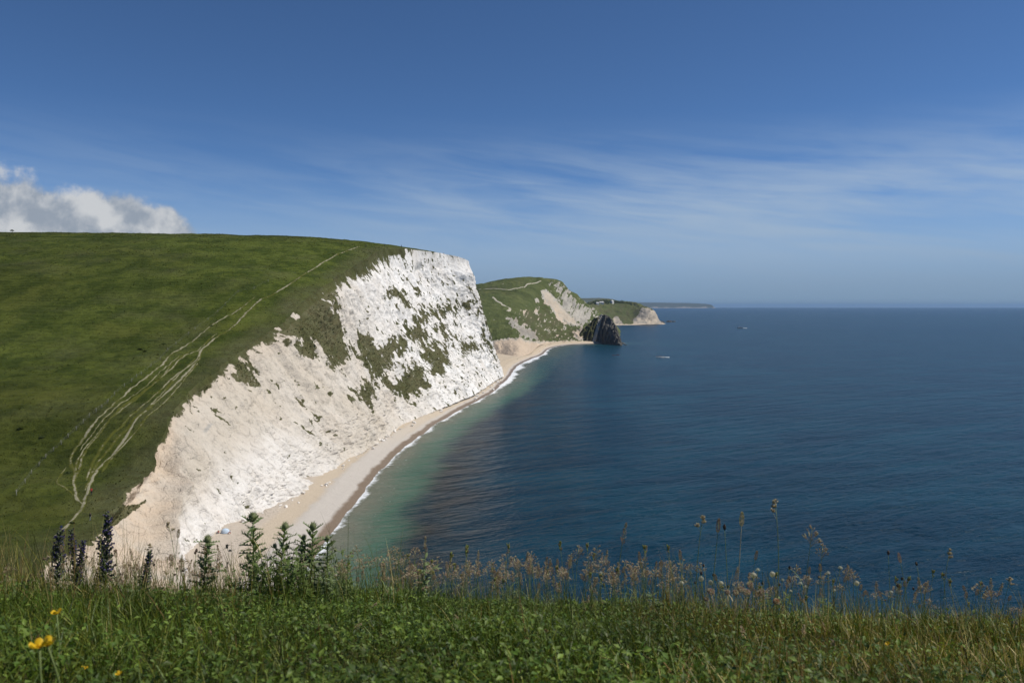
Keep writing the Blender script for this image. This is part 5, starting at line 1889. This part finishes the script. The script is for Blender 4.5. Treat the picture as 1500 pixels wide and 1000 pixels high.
# ---- the tall flowers and thistles at the left of the brow
for px, py, d, th, lb in ((88, 778, 3.7, 1.7, "stout dull violet bugloss spike, leftmost of the tall purple flowers"), (104, 776, 3.85, .9, "thin bugloss spike tucked behind the stout leftmost one"),
                          (123, 792, 3.75, .75, "slender bugloss spike between the two stoutest purple ones"), (157, 752, 3.65, 1.25, "tallest bugloss spike with a bright violet tip against the tan cliff"),
                          (147, 786, 3.8, 1.35, "bugloss spike close against the foot of the tallest one"), (220, 806, 3.6, .95, "green tipped bugloss spike leaning right before the pale scree")):
    place(bugloss(.48, th, px < 130), px, py, d, lb, "purple bugloss spikes on the brow", (.05 if px == 220 else RP.uniform(-.05, .05), 0))
for k, (px, py, d, r, lb) in enumerate(((305, 784, 3.8, .024, "bushy spiny thistle with one green head, leftmost of the thistles"), (370, 750, 3.8, .024, "tallest thistle, topped by a round green bud against the beach"),
                                        (418, 765, 3.85, .021, "thistle with a spiny round bud just right of the tallest thistle"), (445, 783, 3.9, .018, "brownish fading thistle between two green headed thistles"),
                                        (459, 765, 3.85, .021, "thin thistle with a green bud before the wet edge of the beach"), (480, 784, 3.8, .018, "small rightmost thistle against the shallow water"))):
    place(thistle(.5, r * 1.08, 50 + k), px, py, d, lb, "spiny thistles on the brow", (RP.uniform(-.055, .055), RP.uniform(-.03, .03)))
wp = [leafy_weed(.34, k, G_LEAF if k % 2 else G_THISTLE) for k in range(4)]
for k in range(72):
    px = RP.uniform(335, 520) if k < 30 else RP.uniform(20, 330) if k < 45 else RP.uniform(540, 1240)
    py = (RP.uniform(800, 846) - (18 if 360 < px < 480 else 0)) if k < 30 else RP.uniform(848, 880)
    place(wp[k % 4], px, py + 8, RP.uniform(3.4, 3.95), "leafy green weed in the tangle around the thistles" if k < 30 else "leafy green weed among the purple flowers and stems before the pale scree" if k < 45 else "leafy green weed at the edge of the turf against the sea", "leafy weeds along the brow")
place(wp[0], 625, 797, 3.6, "upright leafy weed standing dark against the sea in the middle of the brow")
place(wp[1], 506, 806, 3.6, "pale green leafy weed beside the last thistle")

# ---- grasses with seed heads
KINDS = {k: [grass_plant(k) for _ in range(3)] for k in ('cocksfoot', 'spike_brown', 'brome', 'softbrome', 'feather', 'plantain')}
KINDS['spike_pale'] = [grass_plant('spike_pale')]; KINDS['spike_pink'] = [grass_plant('spike_pink')]
SPEC = [('cocksfoot', 1136, 738, 3.3, "tallest grass, its lobed tan seed head high above the others against the sea"), ('spike_pale', 1087, 751, 3.2, "grass with a dense pale cylindrical seed head beside the tallest grass"),
        ('cocksfoot', 1029, 760, 3.4, "grass with a small dark clumped head left of the pale cylinder"), ('spike_brown', 1053, 761, 3.4, "twin grass head, the lighter of a close pair"), ('plantain', 1061, 767, 3.4, "twin grass head, the browner of a close pair"),
        ('feather', 917, 767, 3.5, "feathery pale grass head standing alone over the middle of the sea"), ('brome', 1190, 771, 3.4, "loose pinkish grass head right of the tallest grass"),
        ('plantain', 1301, 806, 3.3, "dark oval plantain head beside the pink spike"), ('spike_pink', 1316, 809, 3.3, "pink flower spike on a thin stem over the sea"), ('plantain', 1342, 823, 3.35, "reddish dark plantain head right of the pink spike"),
        ('cocksfoot', 1391, 808, 3.2, "dark double seed head hanging alone on a hair thin stem"), ('cocksfoot', 1479, 848, 3.1, "dark drooping seed head near the right end of the brow"),
        ('softbrome', 1332, 848, 3.4, "green oval bud on a stem below the reddish plantain head"), ('brome', 1205, 798, 3.5, "dark purplish grass head with white seeds caught in it"),
        ('spike_brown', 262, 775, 3.6, "dark thin grass spike before the pale grey scree"), ('cocksfoot', 247, 768, 3.6, "dark knotted grass head before the pale grey scree"), ('softbrome', 820, 797, 3.6, "upright pair of green grass buds over dark water"),
        ('softbrome', 944, 803, 3.5, "large green grass bud over the middle of the brow"), ('spike_brown', 1109, 806, 3.4, "soft brown grass spike below the tallest grass"), ('feather', 623, 786, 3.6, "thin tan grass plume behind the upright leafy weed")]
cnt = {}
for kd, px, py, d, lb in SPEC:
    i = cnt.get(kd, 0); cnt[kd] = i + 1
    place(KINDS[kd][i % len(KINDS[kd])], px, py, d, lb)
LB = dict(brome=("slender grass stem with a loose purplish drooping seed head on the brow", "drooping purplish grasses"), feather=("slender grass stem with a feathery brown plume on the brow", "feathery brown grasses"),
          softbrome=("grass stem with upright green spikelets on the brow", "green budded grasses"), spike_brown=("grass stem with a narrow brown spike on the brow", "brown spiked grasses"),
          cocksfoot=("grass stem with a clumped tan seed head on the brow", "clumped tan grasses"), plantain=("thin stem with a small dark oval head on the brow", "dark headed stems"))
EXTRA = []
for k in range(470):
    z_ = RP.random()
    if z_ < .30:
        px = RP.uniform(5, 340); py = RP.gauss(832, 18); kd = RP.choice(('feather', 'spike_brown', 'plantain', 'feather', 'brome', 'cocksfoot'))
        if px < 70: py = RP.gauss(838, 10)
    elif z_ < .80:
        px = RP.uniform(495, 1010); py = RP.gauss(831, 15); kd = RP.choice(('brome', 'brome', 'feather', 'feather', 'softbrome', 'spike_brown', 'brome'))
    else:
        px = RP.uniform(1010, 1490); py = RP.gauss(852, 15) + max(0, px - 1200) * .06; kd = RP.choice(('brome', 'feather', 'softbrome', 'plantain', 'spike_brown'))
    where = 'before the green valley' if px < 165 else 'before the pale scree' if px < 345 else 'before dark water left of the white heads' if px < 1010 else 'before the sea by the white heads'
    o_ = place(RP.choice(KINDS[kd]), px, max(py, 800 if px < 1010 else 815), RP.uniform(3.2, 4.0), LB[kd][0].replace('on the brow', where).replace('slender ', '').replace('grass stem with', 'grass with').replace('a loose purplish drooping', 'a purplish drooping'), LB[kd][1])
    if k >= 258:
        EXTRA.append(o_)
bpy.context.view_layer.update()
gmats, gb = [], bmesh.new()
for o_ in EXTRA:
    for ch in list(o_.children):
        mp = []
        for m_ in ch.data.materials:
            if m_ not in gmats: gmats.append(m_)
            mp.append(gmats.index(m_))
        nf, nv_ = len(gb.faces), len(gb.verts)
        gb.from_mesh(ch.data)
        gb.verts.ensure_lookup_table(); gb.faces.ensure_lookup_table()
        mw = ch.matrix_world
        for v_ in gb.verts[nv_:]: v_.co = mw @ v_.co
        for f_ in gb.faces[nf:]: f_.material_index = mp[f_.material_index]
        bpy.data.objects.remove(ch)
    bpy.data.objects.remove(o_)
gme = bpy.data.meshes.new("brow_grass"); gb.to_mesh(gme); gb.free()
tag(link_mesh("brow_grass", gme, None, gmats), "fringe of brown and purplish seeding grasses along the brow", None, None, 'stuff')

# ---- round white seed heads
cf, ch = clock_plant(.3, .0135), clock_plant(.3, .011, False)
for i, (px, py, d, lb) in enumerate(((1255, 857, 3.2, "round white seed head alone on a bare stem, rightmost of the white ones"), (1027, 851, 3.2, "round white seed head just left of the dry pinkish clump"), (1104, 845, 3.3, "white seed head just right of the dry pinkish clump"),
                                     (1131, 843, 3.3, "white seed head with a dark gap, two stems right of the dry clump"), (1056, 857, 3.25, "white seed head touching the dry pinkish clump"), (430, 846, 3.5, "large fluffy white seed head below the spiny thistles"),
                                     (491, 844, 3.5, "fluffy white seed head under the rightmost thistle"), (998, 858, 3.3, "small grey seed head between two stems left of the dry clump"), (1041, 856, 3.3, "small grey seed head beside a round white one left of the dry clump"))):
    place(cf, px, py - 4, d, lb, "round white seed heads")
for px, py in ((1166, 848), (1172, 856), (1231, 834), (1186, 850), (1110, 838), (1222, 866), (1146, 852), (475, 831), (470, 838), (412, 842), (880, 842), (1213, 842), (1180, 862), (1306, 868), (1158, 868)):
    place(ch, px, py - 3, RP.uniform(3.2, 3.6), "half blown greyish seed head among the stems on the brow", "half blown seed heads")
place(dry_tuft(), 1072, 853, 3.2, "rounded clump of dry pinkish tan flower heads on the brow", None, (0, 0))
place(scabious_head(), 169, 806, 3.5, "stiff stem with a dark flat seed head between the purple flowers")

# ---- flowers in the turf
yf = yellow_flower()
for px, py, d, lb in ((83, 899, 1.75, "yellow flower farthest up the turf at the left"), (58, 950, 1.18, "largest yellow flower, low in the turf"), (69, 944, 1.24, "yellow flower just behind the largest one"), (124, 978, 1.7, "small yellow flower between the largest and the lowest"),
                      (174, 988, 1.55, "lowest small yellow flower near the bottom of the turf"), (1299, 940, 2.3, "lone yellow flower low among the leaves on the right")):
    place(yf, px, py - 2, d, lb, "yellow flowers in the turf")
cv_ = clover_head()
for px, py, d, lb in ((797, 920, 2.3, "pale orange faded clover head, topmost of the few in the turf"), (832, 938, 2.2, "pinkish faded clover head, right end of the few in the turf"), (771, 934, 2.2, "creamy faded clover head beside a white one in the turf"), (853, 936, 2.3, "browned clover head lying right of the pinkish one"),
                      (1136, 876, 3.0, "pink clover head among leaves right of the dry clump")):
    place(cv_, px, py - 2, d, lb, "faded clover heads in the turf")
place(ch, 754, 938, 2.2, "greyish white seed head low in the turf left of the clover", "half blown seed heads"); place(ch, 781, 980, 1.9, "white seed head lowest in the middle of the turf", "half blown seed heads")
for k in range(16):
    px, py = RP.uniform(150, 1400), RP.uniform(880, 990)
    place(RP.choice(KINDS['feather']), px, py, 1167 * .64 / (py - 448) * 1.7, "wispy brown grass plume low in the near turf", "grass plumes in the near turf", (RP.uniform(-.05, .05), 0))
# prototypes that were never placed
for o in list(COL.objects):
    if o.type == 'EMPTY' and o.parent is None and o.location.y < -39:
        for c in list(o.children): bpy.data.objects.remove(c)
        bpy.data.objects.remove(o)
